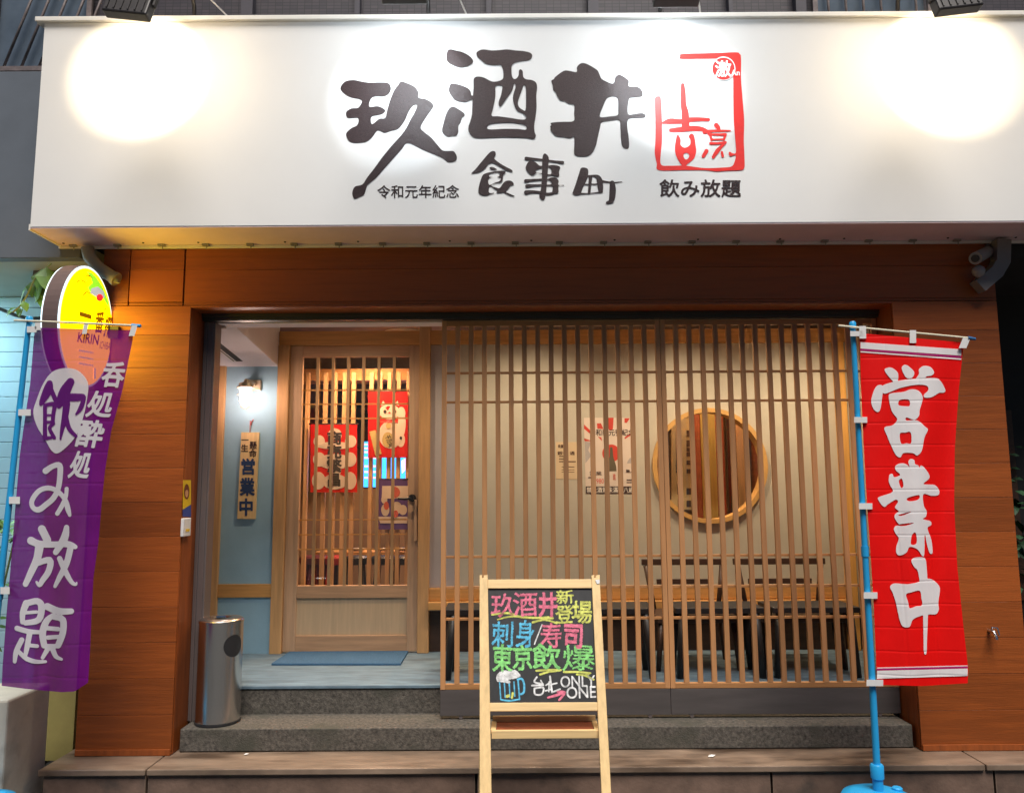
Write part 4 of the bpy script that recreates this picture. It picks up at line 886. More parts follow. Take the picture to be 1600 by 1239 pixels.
letters('mug_chalk', M_cblue, bd, [ glyph((745, 1000, 8), strokes=[[(285,520,16),(300,740,16)],[(345,540,18),(355,715,14)],[(405,540,18),(415,715,14)],[(465,520,18),(475,700,14)],[(515,490,20),(535,740,18)],[(300,740,18),(400,755,22),(535,735,18)],[(510,490,26),(560,480,26),(590,540,26),(590,640,26),(560,670,26),(530,670,20)]], cell=0.45)], onb)
letters('green_chalk', M_cgreen, bd, [c5('東', 185, 40, 455, 410, 0.03, 0, 0, D), c5('京', 440, 45, 705, 375, 0.04, 0, 0, D), c5('飲', 690, 35, 1055, 375, 0.03, 0, 0, D), c5('爆', 1055, 45, 1480, 390, 0.012, 0, 0, D)], onb)
letters('slash_chalk', M_cwhite, bd, [glyph((745, 890, 8), strokes=[[(815,685,14),(735,890,16),(722,930,14)]], cell=0.45)], onb)
letters('city_chalk', M_cwhite, bd, [ glyph((745, 1000, 8), strokes=[[(750,460,22),(720,520,22),(825,545,22)],[(800,500,18),(830,560,20)],[(690,565,24),(830,560,24)],[(720,600,22),(730,675,22),(815,670,22),(830,590,22),(720,600,22)],[(865,560,18),(905,535,20)],[(905,520,20),(900,640,18)],[(860,630,20),(940,610,18)],[(915,450,24),(940,650,24)],[(940,550,20),(1000,535,20)],[(940,650,22),(1040,610,22)]], cell=0.45),
], onb)
letters('slogan_chalk', M_cwhite, bd, [text('ONLY', 745 + 1045 / 8, 1000 + 440 / 8, 745 + 1480 / 8, 1000 + 585 / 8, 0.012, -0.03), text('ONE', 745 + 1120 / 8, 1000 + 575 / 8, 745 + 1490 / 8, 1000 + 725 / 8, 0.012, -0.04)], onb)
letters('foam_chalk', M_cwhite, bd, [ glyph((745, 1000, 8), strokes=[[(265,470,50),(290,430,60),(350,405,60),(410,420,60),(470,400,60),(520,440,50)],[(270,500,40),(330,500,50),(400,520,40)],[(300,470,60),(400,460,60),(490,450,50)]], cell=0.6, rough=1.2)], onb)
letters('gold_chalk', M_yel, bd, [glyph((745, 1000, 8), strokes=[[(380,700,40),(400,690,34)],[(450,660,30),(440,720,26)]], cell=0.5, rough=0.8)], onb, 0.0025)

#STREETTHINGS
# ------------------------------------------------------------------ steel ash bin by the left pillar
tx, ty, tr, th = -1.712, 0.19, 0.124, 0.565
TC = thing('trash_can', 'shiny round steel bin with a dark side opening, on the step by the left pillar', 'trash can', (tx, ty, Z_S))
b = MB(); b.lathe((tx, ty, Z_S + 0.014), [(tr - 0.003, 0), (tr, 0.003), (tr, th - 0.02), (tr + 0.002, th - 0.018), (tr + 0.002, th - 0.004), (tr - 0.002, th)], 48); b.build('body', M_steel, TC)
b = MB(); b.lathe((tx, ty, Z_S), [(tr - 0.006, 0.001), (tr + 0.003, 0.003), (tr + 0.003, 0.013), (tr - 0.004, 0.014)], 40); b.build('base_ring', M_blackp, TC)
b = MB(); b.lathe((tx, ty, Z_S + th + 0.014), [(tr - 0.003, 0.0), (tr - 0.012, 0.006), (tr - 0.05, 0.010), (0.055, 0.010), (0.05, -0.01), (0.004, -0.012)], 40); b.build('lid', M_steel, TC)
b = MB(); vs, fs = [], []; a0 = rad(-34); n = 24
vs.append((tx + (tr + 0.0012) * math.cos(a0), ty + (tr + 0.0012) * math.sin(a0), Z_S + 0.438))
rings_ = [0.33, 0.66, 1.0]
for rr in rings_:
    for k in range(n):
        t = 2 * math.pi * k / n; a = a0 + 0.062 * rr * math.cos(t) / tr; vs.append((tx + (tr + 0.0012) * math.cos(a), ty + (tr + 0.0012) * math.sin(a), Z_S + 0.438 + 0.062 * rr * math.sin(t)))
for k in range(n):
    k2 = (k + 1) % n; fs.append((0, 1 + k, 1 + k2))
    for q in (0, 1): fs.append((1 + q * n + k, 1 + (q + 1) * n + k, 1 + (q + 1) * n + k2, 1 + q * n + k2))
b.faces_from(vs, fs, True); b.build('opening', M_blackp, TC)
# door mat
zf = Z_F + 0.002
pz = lambda px, py, z: CAM + ray(px, py) * ((z - CAM.z) / ray(px, py).z)
q = [pz(*p, zf) for p in ((424, 1039), (626, 1039), (638, 1019), (454, 1019))]
b = MB(); b.faces_from([p for p in q] + [p + Vector((0, 0, 0.012)) for p in q], [(3, 2, 1, 0), (4, 5, 6, 7), (0, 1, 5, 4), (1, 2, 6, 5), (2, 3, 7, 6), (3, 0, 4, 7)])
dm = b.build('doormat', M_mat); tag(dm, 'blue doormat on the porch floor in front of the glazed door', 'doormat')
# bulkhead wall lamp
WL = thing('wall_lamp', 'lit caged lamp high on the alcove wall', 'wall lamp', tuple(P(384, 600, YD)))
c = P(384, 617, YD - 0.20)
M_brass = mat('lamp_metal', (0.45, 0.36, 0.26), 0.4, 0.1, 6, metal=0.6)
b = MB(); b.box(c.x - 0.05, c.x + 0.05, YD - 0.03, YD - 0.001, c.z + 0.055, c.z + 0.135, bev=0.006); b.ring_tube([(c.x, YD - 0.02, c.z + 0.10), (c.x, c.y, c.z + 0.10), (c.x, c.y, c.z + 0.06)], 0.018, 12); b.build('mount', M_brass, WL)
b = MB(); b.lathe((c.x, c.y, c.z), [(0.03, 0.09), (0.05, 0.085), (0.052, 0.062), (0.062, 0.06), (0.064, 0.05), (0.04, 0.049)], 28); b.build('cap', M_brass, WL)
b = MB()
for k in range(4):
    a = math.pi / 4 + k * math.pi / 2 + 0.3; dx, dyy = math.cos(a), math.sin(a)
    b.ring_tube([(c.x + r_ * dx, c.y + r_ * dyy, c.z + h) for r_, h in ((0.058, 0.05), (0.060, 0.0), (0.057, -0.05), (0.042, -0.085), (0.015, -0.10), (0.0, -0.101))], 0.0028, 6)
b.lathe((c.x, c.y, c.z + 0.0), [(0.060, -0.002), (0.063, 0), (0.060, 0.002)], 24); b.build('cage', M_brass, WL)
b = MB(); b.lathe((c.x, c.y, c.z), [(0.036, 0.045), (0.044, 0.02), (0.046, -0.02), (0.040, -0.055), (0.022, -0.078), (0.004, -0.083)], 24); b.build('globe', emit('lamp_globe', (1.0, 0.70, 0.59), 19), WL)
# hanging plaque
PQ = thing('hanging_plaque', 'narrow wooden plaque with blue characters hanging below the wall lamp', 'plaque', tuple(P(390, 676, YD - 0.012)))
b = MB(); q = [(377, 675.5), (404.7, 675.5), (398.5, 810.5), (370.7, 810.5)]
f = [P(x, y, YD - 0.024) for x, y in q]; k = [p + Vector((0, 0.02, 0)) for p in f]
b.faces_from(f + k, [(0, 1, 2, 3), (7, 6, 5, 4), (0, 4, 5, 1), (1, 5, 6, 2), (2, 6, 7, 3), (3, 7, 4, 0)]); b.build('board', M_pine, PQ)
fq = flat(YD - 0.0245)
bl = mat('plaque_blue_ink', (0.02, 0.05, 0.14), 0.6); bk = mat('plaque_black_ink', (0.04, 0.02, 0.02), 0.6)
letters('large_characters', bl, PQ, [text('営', 375.5, 716, 399.5, 742, 0.035), text('業', 374.5, 746, 398, 775, 0.035), text('中', 372.5, 778, 396.5, 806, 0.035)], fq)
letters('small_characters', bk, PQ, [text('一', 377, 682, 388.5, 693, 0.03), text('生', 376.5, 694, 388, 706.5, 0.03), text('懸', 389.5, 689, 401.5, 702.5, 0.02), text('命', 389, 702, 401, 715, 0.02)], fq)
b = MB(); a, d, e = P(391, 657, YD - 0.01), P(390.5, 678, YD - 0.02), P(396, 655, YD - 0.012); b.ring_tube([a, d], 0.003, 6); b.ring_tube([P(393, 660, YD - 0.012), e], 0.004, 6); b.ring_tube([P(392, 659, YD - 0.012), P(392.5, 664, YD - 0.014)], 0.006, 6); b.build('cord', mat('red_cord', (0.45, 0.12, 0.12), 0.7), PQ)
# posters on the porch wall
yw = YD + 0.0115
NP = thing('notice', 'small cream notice sheet on the porch wall, left of the large poster', 'notice', tuple(P(886, 720, yw)))
fl = flat(yw)
letters('sheet', mat('cream_paper', (0.66, 0.52, 0.34), 0.8, 0.03), NP, [rect(868.5, 690.5, 902.5, 748.5)], fl)
letters('print', mat('brown_print', (0.10, 0.055, 0.04), 0.8), NP, [text('玖酒井', 872, 694.5, 884, 700, 0.05), text('銀行 通', 871, 705, 898, 711, 0.02)] + [rect(873.5, y, 873.5 + w_, y + 1.5) for y, w_ in ((712.2, 9), (716.2, 10), (720.4, 26))] + [rect(877.5, y, 877.5 + w_, y + 0.8) for y, w_ in ((729, 20), (733.5, 20), (737, 20))], fl, 0.0022)
EP = thing('poster', 'large poster with red rays and a red sun on the porch wall', 'poster', tuple(P(951, 712, yw)))
p0 = lambda x, y: (865 + x / 8.85, 640 + y / 8.85)
PQd = lambda L: polyg([p0(*t) for t in L])
letters('sheet', mat('poster_paper', (0.72, 0.62, 0.54), 0.6, 0.03), EP, [PQd([(418, 112), (1105, 112), (1118, 1160), (445, 1160)])], fl)
prd = mat('poster_red', (0.62, 0.06, 0.04), 0.6); pbk = mat('poster_black', (0.05, 0.03, 0.03), 0.6)
for sh_ in [PQd([(420, 205), (535, 315), (500, 330), (422, 265)]), PQd([(420, 395), (530, 435), (430, 437)]), PQd([(600, 190), (655, 188), (690, 270), (605, 262)]), PQd([(720, 112), (830, 112), (820, 270), (770, 290)]), PQd([(980, 118), (1055, 118), (1010, 185), (980, 182)]), PQd([(980, 385), (1100, 300), (1100, 335), (985, 408)]), PQd([(610, 370), (660, 385), (670, 435)]),  PQd([(690, 1065), (640, 1060), (640, 1140), (700, 1145)])]: letters('ray_print', prd, EP, [sh_], fl, 0.0022)
letters('sun_print', prd, EP, [disc(*p0(795, 603), 13.8, 13.8)], fl, 0.0022)
letters('price_print', prd, EP, [text('980', *p0(590, 955), *p0(695, 1020), 0.0)], fl, 0.0022)
letters('label_print', prd, EP, [text('玖', *p0(820, 880), *p0(860, 980), 0.02)], fl, 0.0034)
letters('grey_print', mat('poster_grey', (0.45, 0.42, 0.42), 0.7), EP, [PQd([(430, 440), (520, 450), (480, 560), (520, 640), (440, 740)]), PQd([(1020, 720), (1060, 660), (1110, 740), (1020, 742)])], fl, 0.0022)
letters('bottle_print', mat('poster_bottle', (0.13, 0.11, 0.07), 0.5), EP, [PQd([(780, 520), (815, 520), (825, 650), (865, 780), (870, 850), (740, 850), (745, 760), (775, 650)])], fl, 0.003)
letters('black_print', pbk, EP, [text('令和新元號紀念', *p0(490, 268), *p0(1120, 365), 0.015), PQd([(445, 1060), (1115, 1060), (1118, 1158), (446, 1158)]), text('職人', *p0(1000, 825), *p0(1110, 875), 0.02), text('営業', *p0(490, 850), *p0(670, 910), 0.0)] + [PQd([(480, y), (560, y), (560, y + 16), (480, y + 16)]) for y in (930,)] + [PQd([(1010, y), (1112, y), (1112, y + 14), (1010, y + 14)]) for y in (965, 1000)], fl, 0.0026)
letters('white_print', mat('poster_white', (0.7, 0.66, 0.6), 0.7), EP, [text('禁止酒駕未滿十八歲', *p0(455, 1068), *p0(1110, 1150), 0.02)], fl, 0.0040)

# ------------------------------------------------------------------ benches and chairs inside the porch
def bench(px0, px1, label, yf=0.42, d=0.30):
    zt_ = P(900, 951, yf).z; x0, x1 = P(px0, 960, yf).x, P(px1, 960, yf).x
    r = thing('bench', label, 'bench', ((x0 + x1) / 2, yf + d / 2, Z_F), 'black benches in the porch')
    MB().box(x0, x1, yf, yf + d, zt_ - 0.035, zt_, bev=0.004).build('seat', M_blackm, r)
    for sx, xx in ((1, x0 + 0.055), (-1, x1 - 0.055)):
        for yy in (yf + 0.03, yf + d - 0.03):
            b = MB(); b.ring_tube([(xx, yy, zt_ - 0.036), (xx - sx * 0.035, yy, Z_F + 0.001)], [0.030, 0.022], 8); b.build('leg', M_blackm, r)
    return r
bench(694, 1024, 'long low black bench in the porch behind the chalkboard')
bench(1056, 1196, 'short black bench under the round window, nearer the chalkboard')
bench(1208, 1344, 'short black bench nearest the red banner')
def chair(px0, px1, label):
    y = 0.98; zt_ = P(1070, 873, y).z; x0, x1 = P(px0, 880, y).x, P(px1, 880, y).x; zs = Z_F + 0.44
    r = thing('chair', label, 'chair', ((x0 + x1) / 2, y, Z_F), 'dark chairs behind the benches')
    MB().box(x0, x1, y, y + 0.025, zt_ - 0.042, zt_, bev=0.004).build('backrest', M_dwood, r)
    zr = P(1070, 908, y).z
    MB().box(x0 + 0.1, x1 - 0.1, y + 0.002, y + 0.02, zr - 0.02, zr + 0.015, bev=0.002).build('back_rail', M_dwood, r)
    MB().box(x0 + 0.03, x1 - 0.03, y - 0.36, y + 0.03, zs - 0.14, zs - 0.1, bev=0.006).build('seat', M_dwood, r)
    for s, xx in ((1, x0), (-1, x1)):
        MB().ring_tube([(xx + s * 0.03, y + 0.012, zt_ - 0.043), (xx + s * 0.075, y - 0.01, zs - 0.099)], [0.02, 0.016], 8).build('back_post', M_dwood, r)
        for yy in (y - 0.33, y + 0.01):
            MB().ring_tube([(xx + s * 0.06, yy, zs - 0.141), (xx + s * 0.035, yy, Z_F + 0.001)], [0.02, 0.015], 8).build('leg', M_dwood, r)
chair(1003, 1136, 'dark wooden chair under the left half of the round window')
chair(1146, 1290, 'dark wooden chair between the round window and the red banner')

# ------------------------------------------------------------------ porch downlights (real recessed cans in the raised ceiling)
for xx, lb, e in ((-1.15, 'recessed downlight in front of the glazed door', 17), (0.15, 'recessed downlight over the wall with the posters', 25), (1.25, 'recessed downlight over the round window', 25), (2.15, 'recessed downlight at the right end of the porch', 26)):
    r = thing('downlight', lb, 'downlight', (xx, 0.62, 2.95), 'porch downlights')
    b = MB(); b.lathe((xx, 0.62, 2.951), [(0.065, 0.0), (0.065, -0.008), (0.05, -0.010), (0.048, -0.002)], 28); b.build('trim_ring', M_trim, r)
    b = MB(); b.lathe((xx, 0.62, 2.949), [(0.046, 0.0), (0.046, -0.003), (0.01, -0.004)], 24); b.build('lens', emit('downlight_lens', (1.0, 0.72, 0.42), 5), r)
    lamp('downlight_beam', 'SPOT', (xx, 0.62, 2.93), e, (1.0, 0.76, 0.50), r, aim=(xx, 0.95, 0), spot_size=rad(140), spot_blend=0.8, shadow_soft_size=0.05)

#INTERIOR
# ------------------------------------------------------------------ dining room behind the door
YI = 1.95
M_slat = mat('warm_slat_wood', (0.62, 0.36, 0.17), 0.5, 0.12, 5, (8, 8, 0.6), island=0.2)
SS = thing('slatted_screen', 'warm timber slat screen standing just inside the glazed door', 'slat screen', (-1.2, YI, Z_F))
b = MB()
for px in (478, 506, 521, 536, 550.5, 579, 593, 607, 622, 637, 651): x = P(px, 700, YI).x; b.box(x - 0.016, x + 0.016, YI, YI + 0.04, Z_F + 0.001, 2.655, bev=0.002)
b.build('slats', M_slat, SS)
b = MB(); b.box(-2.0, -0.6, YI + 0.005, YI + 0.035, Z_F + 0.1, Z_F + 0.14); b.build('rail', M_timberh, SS)
def hang(name, label, cat, x0, y0, x1, y1, Y, m, group=None):
    r = thing(name, label, cat, tuple(P((x0 + x1) / 2, y0, Y)), group); f = lambda px, py, off: P(px, py, Y - off - 0.0015 * math.sin((px - x0) * 0.25))
    n = 16; vs, fs = [], []
    for i in range(n + 1):
        x = x0 + (x1 - x0) * i / n; vs += [(x, y0), (x, y1)]
    for i in range(n): fs.append((2 * i, 2 * i + 2, 2 * i + 3, 2 * i + 1))
    c_ = letters('cloth', m, r, [(vs, fs)], f, 0.0)
    b = MB(); b.ring_tube([P(x0 - 2, y0 - 0.5, Y + 0.004), P(x1 + 2, y0 - 0.5, Y + 0.004)], 0.006, 8); b.build('rod', M_dwood, r)
    return r, c_, f
r, c_, f = hang('hanging_banner', 'red and white hanging cloth with a column of black characters, seen through the door', 'hanging cloth', 485, 663, 558, 769, YI - 0.03, M_redsh, 'hanging cloths inside')
q4 = lambda L: [(460 + x / 6.195, 550 + y / 6.195) for x, y in L]
wcl = cloth_mat('cream_print_cloth', (0.76, 0.64, 0.52), 0.2)
dc = lambda x, y, rx, ry: disc(460 + x / 6.195, 550 + y / 6.195, rx / 6.195, ry / 6.195, 28)
letters('white_pattern', wcl, c_, [dc(392, 800, 66, 62), dc(240, 865, 55, 60), dc(545, 865, 55, 60), dc(392, 905, 180, 36), dc(240, 1040, 60, 70), dc(540, 1040, 60, 70), dc(392, 1060, 170, 75), dc(392, 1150, 60, 60), dc(235, 1245, 65, 85), dc(540, 1245, 60, 85), dc(392, 1255, 120, 75)], f, 0.002)
letters('lettering', mat('cloth_black_ink', (0.03, 0.02, 0.02), 0.7), c_, vtext('商売繁昌', 511, 673.5, 534.5, 760, 0.04, -1), f, 0.0045)
r, c_, f = hang('hanging_banner', 'red hanging cloth with a white waving cat figure, upper right behind the door', 'hanging cloth', 575, 612, 637, 715, YI - 0.03, M_redsh, 'hanging cloths inside')
letters('cat_print', wcl, c_, [dc(920, 580, 100, 75), polyg(q4([(835, 520), (858, 470), (885, 505)])), polyg(q4([(965, 505), (998, 470), (1015, 520)])), dc(930, 800, 115, 135), dc(1040, 690, 38, 130), dc(1035, 590, 40, 60), dc(1030, 850, 40, 70)], f, 0.002)
letters('cat_features', mat('cloth_black_ink', (0.03, 0.02, 0.02), 0.7), c_, [dc(877, 577, 16, 18), dc(975, 577, 12, 16), dc(1030, 832, 12, 16), text('千万両', 460 + 860 / 6.195, 550 + 830 / 6.195, 460 + 980 / 6.195, 550 + 890 / 6.195, 0.02, 1.2)], f, 0.0045)
letters('gold_print', mat('gold_print', (0.48, 0.36, 0.13), 0.6), c_, [polyg(q4([(725, 770), (785, 755), (845, 985), (785, 1005)])), dc(905, 850, 55, 75), dc(910, 715, 24, 30)], f, 0.0032)
letters('red_print', prd, c_, [dc(920, 588, 12, 9), polyg(q4([(830, 665), (1000, 665), (1000, 685), (830, 685)]))], f, 0.0045)
r, c_, f = hang('hanging_banner', 'purple hanging cloth with a red sun disc, beside the door handle', 'hanging cloth', 590, 749, 637, 827, YI - 0.03, cloth_mat('dusky_purple_cloth', (0.12, 0.07, 0.24), 0.2), 'hanging cloths inside')
q5 = lambda L: [(460 + x / 6.195, 740 + y / 6.195) for x, y in L]
d5 = lambda x, y, rx, ry: disc(460 + x / 6.195, 740 + y / 6.195, rx / 6.195, ry / 6.195, 24)
letters('cream_panel', wcl, c_, [polyg(q5([(850, 118), (1100, 118), (1100, 240), (845, 240)])), d5(870, 250, 30, 40), d5(880, 350, 40, 60), d5(990, 330, 50, 60), d5(1050, 350, 40, 50), polyg(q5([(810, 415), (1095, 415), (1095, 480), (830, 480)]))], f, 0.002)
letters('sun_print', mat('sun_print', (0.50, 0.10, 0.07), 0.6), c_, [d5(965, 180, 58, 55), d5(890, 310, 25, 40), d5(980, 390, 25, 35)], f, 0.0034)
TV = thing('television', 'wall television with a bright blue screen, seen through the door', 'television', tuple(P(610, 730, 3.2)))
a, d = P(566, 688, 3.2), P(648, 763, 3.2)
MB().box(a.x, d.x, 3.2, 3.25, d.z, a.z, bev=0.006).build('case', M_blackp, TV)
letters('screen', emit('tv_blue', (0.03, 0.30, 0.95), 1.1), TV, [rect(568, 690, 646, 761)], flat(3.2), 0.002)
letters('picture', emit('tv_pink', (0.75, 0.45, 0.75), 0.7), TV, [rect(569, y, 589, y + 2.6) for y in (693, 699, 705, 714, 727, 736, 745)] + [polyg([(627, 720), (634, 716), (637, 730), (628, 740)])], flat(3.2), 0.004)
CT = thing('counter', 'long timber dining counter seen through the door', 'counter', (-1.0, 2.55, Z_F))
zt_ = P(560, 862, 2.45).z
MB().box(-1.75, 0.2, 2.45, 2.9, zt_ - 0.05, zt_, bev=0.004).build('top', M_timberh, CT)
for xx in (-1.6, -0.7, 0.1): MB().box(xx - 0.03, xx + 0.03, 2.6, 2.66, Z_F + 0.001, zt_ - 0.051).build('leg', M_dwood, CT)
for px, lb in ((557, 'white plate on the counter, nearest the middle of the door'), (601, 'white plate on the counter under the purple cloth'), (630, 'white plate on the counter by the door handle side')):
    p = P(px, 856, 2.55); b = MB(); b.lathe((p.x, 2.58, zt_ + 0.001), [(0.04, 0), (0.075, 0.016), (0.078, 0.018), (0.05, 0.006)], 20); tag(b.build('plate', mat('white_china', (0.75, 0.72, 0.68), 0.25)), lb, 'plate', 'plates on the counter')
for px, m, lb in ((489, mat('maroon_seat', (0.16, 0.02, 0.03), 0.6), 'maroon stool at the left of the slat screen'), (497, mat('maroon_seat', (0.16, 0.02, 0.03), 0.6), 'maroon stool beside the leftmost stool'), (526, mat('red_seat', (0.50, 0.03, 0.015), 0.6), 'bright red stool behind the slat screen'), (556, M_blackp, 'black stool behind the middle of the slat screen'), (600, M_blackp, 'black stool under the purple cloth'), (630, M_blackp, 'black stool at the right edge of the door glass')):
    y = 2.25; x = P(px, 880, y).x; zt2 = P(px, 868, y).z
    r = thing('stool', lb, 'stool', (x, y, Z_F), 'stools inside the dining room')
    b = MB(); b.lathe((x, y, zt2 - 0.07), [(0.10, 0), (0.115, 0.02), (0.115, 0.055), (0.09, 0.07)], 20); b.build('seat', m, r)
    b = MB()
    for k in range(4): a = math.pi / 4 + k * math.pi / 2; b.ring_tube([(x + 0.07 * math.cos(a), y + 0.07 * math.sin(a), zt2 - 0.07), (x + 0.12 * math.cos(a), y + 0.12 * math.sin(a), Z_F + 0.001)], 0.022, 6)
    b.build('legs', m, r)
SH = thing('shelf', 'dark shelf rack on the back wall, above the red cloths', 'shelf', (-1.1, 4.2, 2.2))
b = MB()
for z in (2.15, 2.4, 2.62): b.box(-1.9, 0.0, 4.1, 4.39, z, z + 0.03)
for xx in (-1.9, -1.0, -0.03): b.box(xx, xx + 0.03, 4.1, 4.39, 1.9, 2.9)
b.build('boards', M_dwood, SH)
for i in range(12):
    x = -1.8 + i * 0.15; b = MB(); h = random.uniform(0.13, 0.2); b.lathe((x, 4.22, 2.431), [(0.035, 0), (0.035, h * 0.6), (0.014, h * 0.8), (0.014, h)], 10)
    tag(b.build('bottle', [M_dwood, mat('bottle_green', (0.03, 0.08, 0.04), 0.2), mat('bottle_amber', (0.20, 0.08, 0.02), 0.2), mat('bottle_pale', (0.4, 0.4, 0.42), 0.2)][i % 4:i % 4 + 1]), 'bottle in the row on the dark shelf rack inside', 'bottle', 'bottles on the inside shelf')
for xx, yy, lb in ((-1.2, 1.60, 'flat ceiling lamp inside, nearest the glazed door'), (1.45, 1.58, 'flat ceiling lamp inside, behind the round window'), (-0.95, 2.25, 'flat ceiling lamp inside, over the timber counter'), (-0.7, 3.45, 'flat ceiling lamp deep inside, before the shelf')):
    r = thing('ceiling_lamp', lb, 'ceiling lamp', (xx, yy, 3.05), 'ceiling lamps inside')
    b = MB(); b.lathe((xx, yy, 3.058), [(0.17, 0), (0.17, -0.03), (0.15, -0.032)], 28); b.build('frame', M_trim, r)
    b = MB(); b.lathe((xx, yy, 3.025), [(0.148, 0), (0.14, -0.012), (0.02, -0.02)], 28); b.build('diffuser', emit('warm_diffuser', (1.0, 0.75, 0.48), 2), r)
    lamp('ceiling_light', 'SPOT', (xx, yy, 2.99), {1.60: 70, 1.58: 30, 2.25: 40, 3.45: 85}[yy], (1.0, 0.60, 0.32), r, aim=(xx, yy + 0.25, 0), spot_size=rad(130), spot_blend=0.7, shadow_soft_size=0.12)
# seen through the round window
MP = thing('menu_sheet', 'cream sheet with dark blocks of characters behind the round window', 'menu', (P(1068, 727, 1.75).x, 1.75, 1.2))
f = flat(1.75); zz6 = lambda x0, y0, x1, y1: rect(1010 + x0 / 5.9, 620 + y0 / 5.9, 1010 + x1 / 5.9, 620 + y1 / 5.9)
letters('sheet', mat('aged_paper', (0.55, 0.42, 0.22), 0.8, 0.08, 9), MP, [zz6(230, 150, 415, 1040)], f, 0.0)
letters('dark_print', mat('dark_print', (0.05, 0.02, 0.018), 0.7), MP, [zz6(272, 296, 318, 700), zz6(285, 800, 330, 900), zz6(290, 940, 330, 1030), zz6(365, 150, 400, 185)] + [zz6(370, y, 412, y + h) for y, h in ((310, 55), (400, 60), (470, 35), (510, 40), (585, 40), (665, 40), (840, 60), (955, 60))], f, 0.002)
TB = thing('timber_partition', 'tall timber boards and pale curtain strip behind the round window', 'partition', (P(1110, 727, 1.9).x, 1.9, Z_F))
def vstrip(name, m, px0, px1, y, par, z0=Z_F + 0.01, z1=2.6, t=0.03):
    a, d = P(px0, 727, y).x, P(px1, 727, y).x; MB().box(a, d, y, y + t, z0, z1, bev=0.003).build(name, m, par)
vstrip('board', M_redw, 1080, 1096, 1.90, TB); vstrip('curtain', mat('ochre_curtain', (0.50, 0.37, 0.10), 0.8, 0.1, 6, (8, 8, 0.5)), 1096.5, 1120, 1.92, TB); vstrip('board', M_redw, 1120.5, 1133, 1.90, TB); vstrip('board', M_dwood, 1136, 1152, 1.95, TB); vstrip('board', M_slat, 1153, 1172, 1.90, TB); vstrip('board', M_redw, 1173, 1184, 1.93, TB); vstrip('board', M_timber, 1022, 1034, 1.7, TB)

#OUTSIDE
# ------------------------------------------------------------------ small fittings on the facade
b = MB(); a0_, a1_, a2_, a3_ = P(137, 380, -0.06), P(140, 402, -0.06), P(156, 420, -0.06), P(182, 437, -0.06)
b.ring_tube([(a0_.x, -0.06, ZS0 - 0.03), a1_, a2_, a3_], 0.036, 16); b.lathe(tuple(a3_), [(0.001, -0.02), (0.02, -0.02), (0.02, 0.0), (0.001, 0.0)], 10)
b.ring_tube([a3_ - (a3_ - a2_) * 0.16, a3_ + (a3_ - a2_) * 0.02], 0.041, 16)
tag(b.build('drain_pipe', M_olive), 'grey elbow pipe under the left end of the white sign', 'pipe')
SC = thing('security_camera', 'small pale security camera under the right end of the white sign', 'camera', tuple(P(1525, 395, -0.08)))
b = MB(); p = P(1524, 404, -0.14); q_ = P(1543, 394, -0.02); b.ring_tube([p, q_], [0.036, 0.034], 18); b.build('body', mat('camera_shell', (0.28, 0.25, 0.24), 0.4), SC)
b = MB(); dq = (p - q_).normalized(); b.ring_tube([p + dq * 0.001, p + dq * 0.006], 0.022, 16); b.build('lens', M_blackp, SC)
b = MB(); p2 = P(1529, 424, -0.10); b.lathe(tuple(p2), [(0.012, -0.036), (0.03, -0.02), (0.036, 0.0), (0.03, 0.02), (0.012, 0.034)], 18); b.build('dome', mat('camera_shell', (0.28, 0.25, 0.24), 0.4), SC)
b = MB(); b.ring_tube([P(1545, 384, -0.02), P(1535, 400, -0.03)], 0.012, 8); b.ring_tube([P(1545, 384, -0.02), (P(1545, 384, -0.02).x, 0.0, P(1545, 384, -0.02).z)], 0.014, 8); b.build('bracket', M_alu, SC)
b = MB(); pts = [P(1564, 376, -0.05), P(1563, 410, -0.05), P(1553, 427, -0.05), P(1527, 449, -0.05)]
def flatduct(pts, w_, t):
    n = len(pts); vs = []
    for i, p in enumerate(pts):
        d = (pts[min(i + 1, n - 1)] - pts[max(i - 1, 0)]).normalized(); s = Vector((0, 1, 0)).cross(d).normalized()
        vs += [p + s * w_ - Vector((0, t, 0)), p - s * w_ - Vector((0, t, 0)), p - s * w_ + Vector((0, t, 0)), p + s * w_ + Vector((0, t, 0))]
    fs = [(0, 1, 2, 3), (4 * n - 1, 4 * n - 2, 4 * n - 3, 4 * n - 4)]
    for i in range(n - 1):
        for k in range(4): fs.append((4 * i + k, 4 * i + (k + 1) % 4, 4 * i + 4 + (k + 1) % 4, 4 * i + 4 + k))
    return vs, fs
b.faces_from(*flatduct(pts, 0.040, 0.035)); tag(b.build('air_duct', mat('duct_plastic', (0.22, 0.19, 0.18), 0.5, 0.06, 5)), 'pale bent trunking at the top of the right pillar', 'duct')
FA = thing('faucet', 'small chrome tap low on the right timber pillar', 'tap', tuple(P(1552, 990, 0)))
p = P(1550, 988, -0.03); b = MB(); b.ring_tube([(p.x, 0.0, p.z + 0.005), (p.x, -0.05, p.z + 0.005), (p.x, -0.065, p.z - 0.02), (p.x, -0.066, p.z - 0.032)], 0.0095, 10); b.build('spout', M_steel, FA)
b = MB(); b.ring_tube([(p.x - 0.004, -0.035, p.z + 0.012), (p.x - 0.002, -0.035, p.z + 0.03), (p.x + 0.026, -0.04, p.z + 0.026), (p.x + 0.03, -0.045, p.z - 0.012)], 0.005, 8); b.build('handle', M_steel, FA)
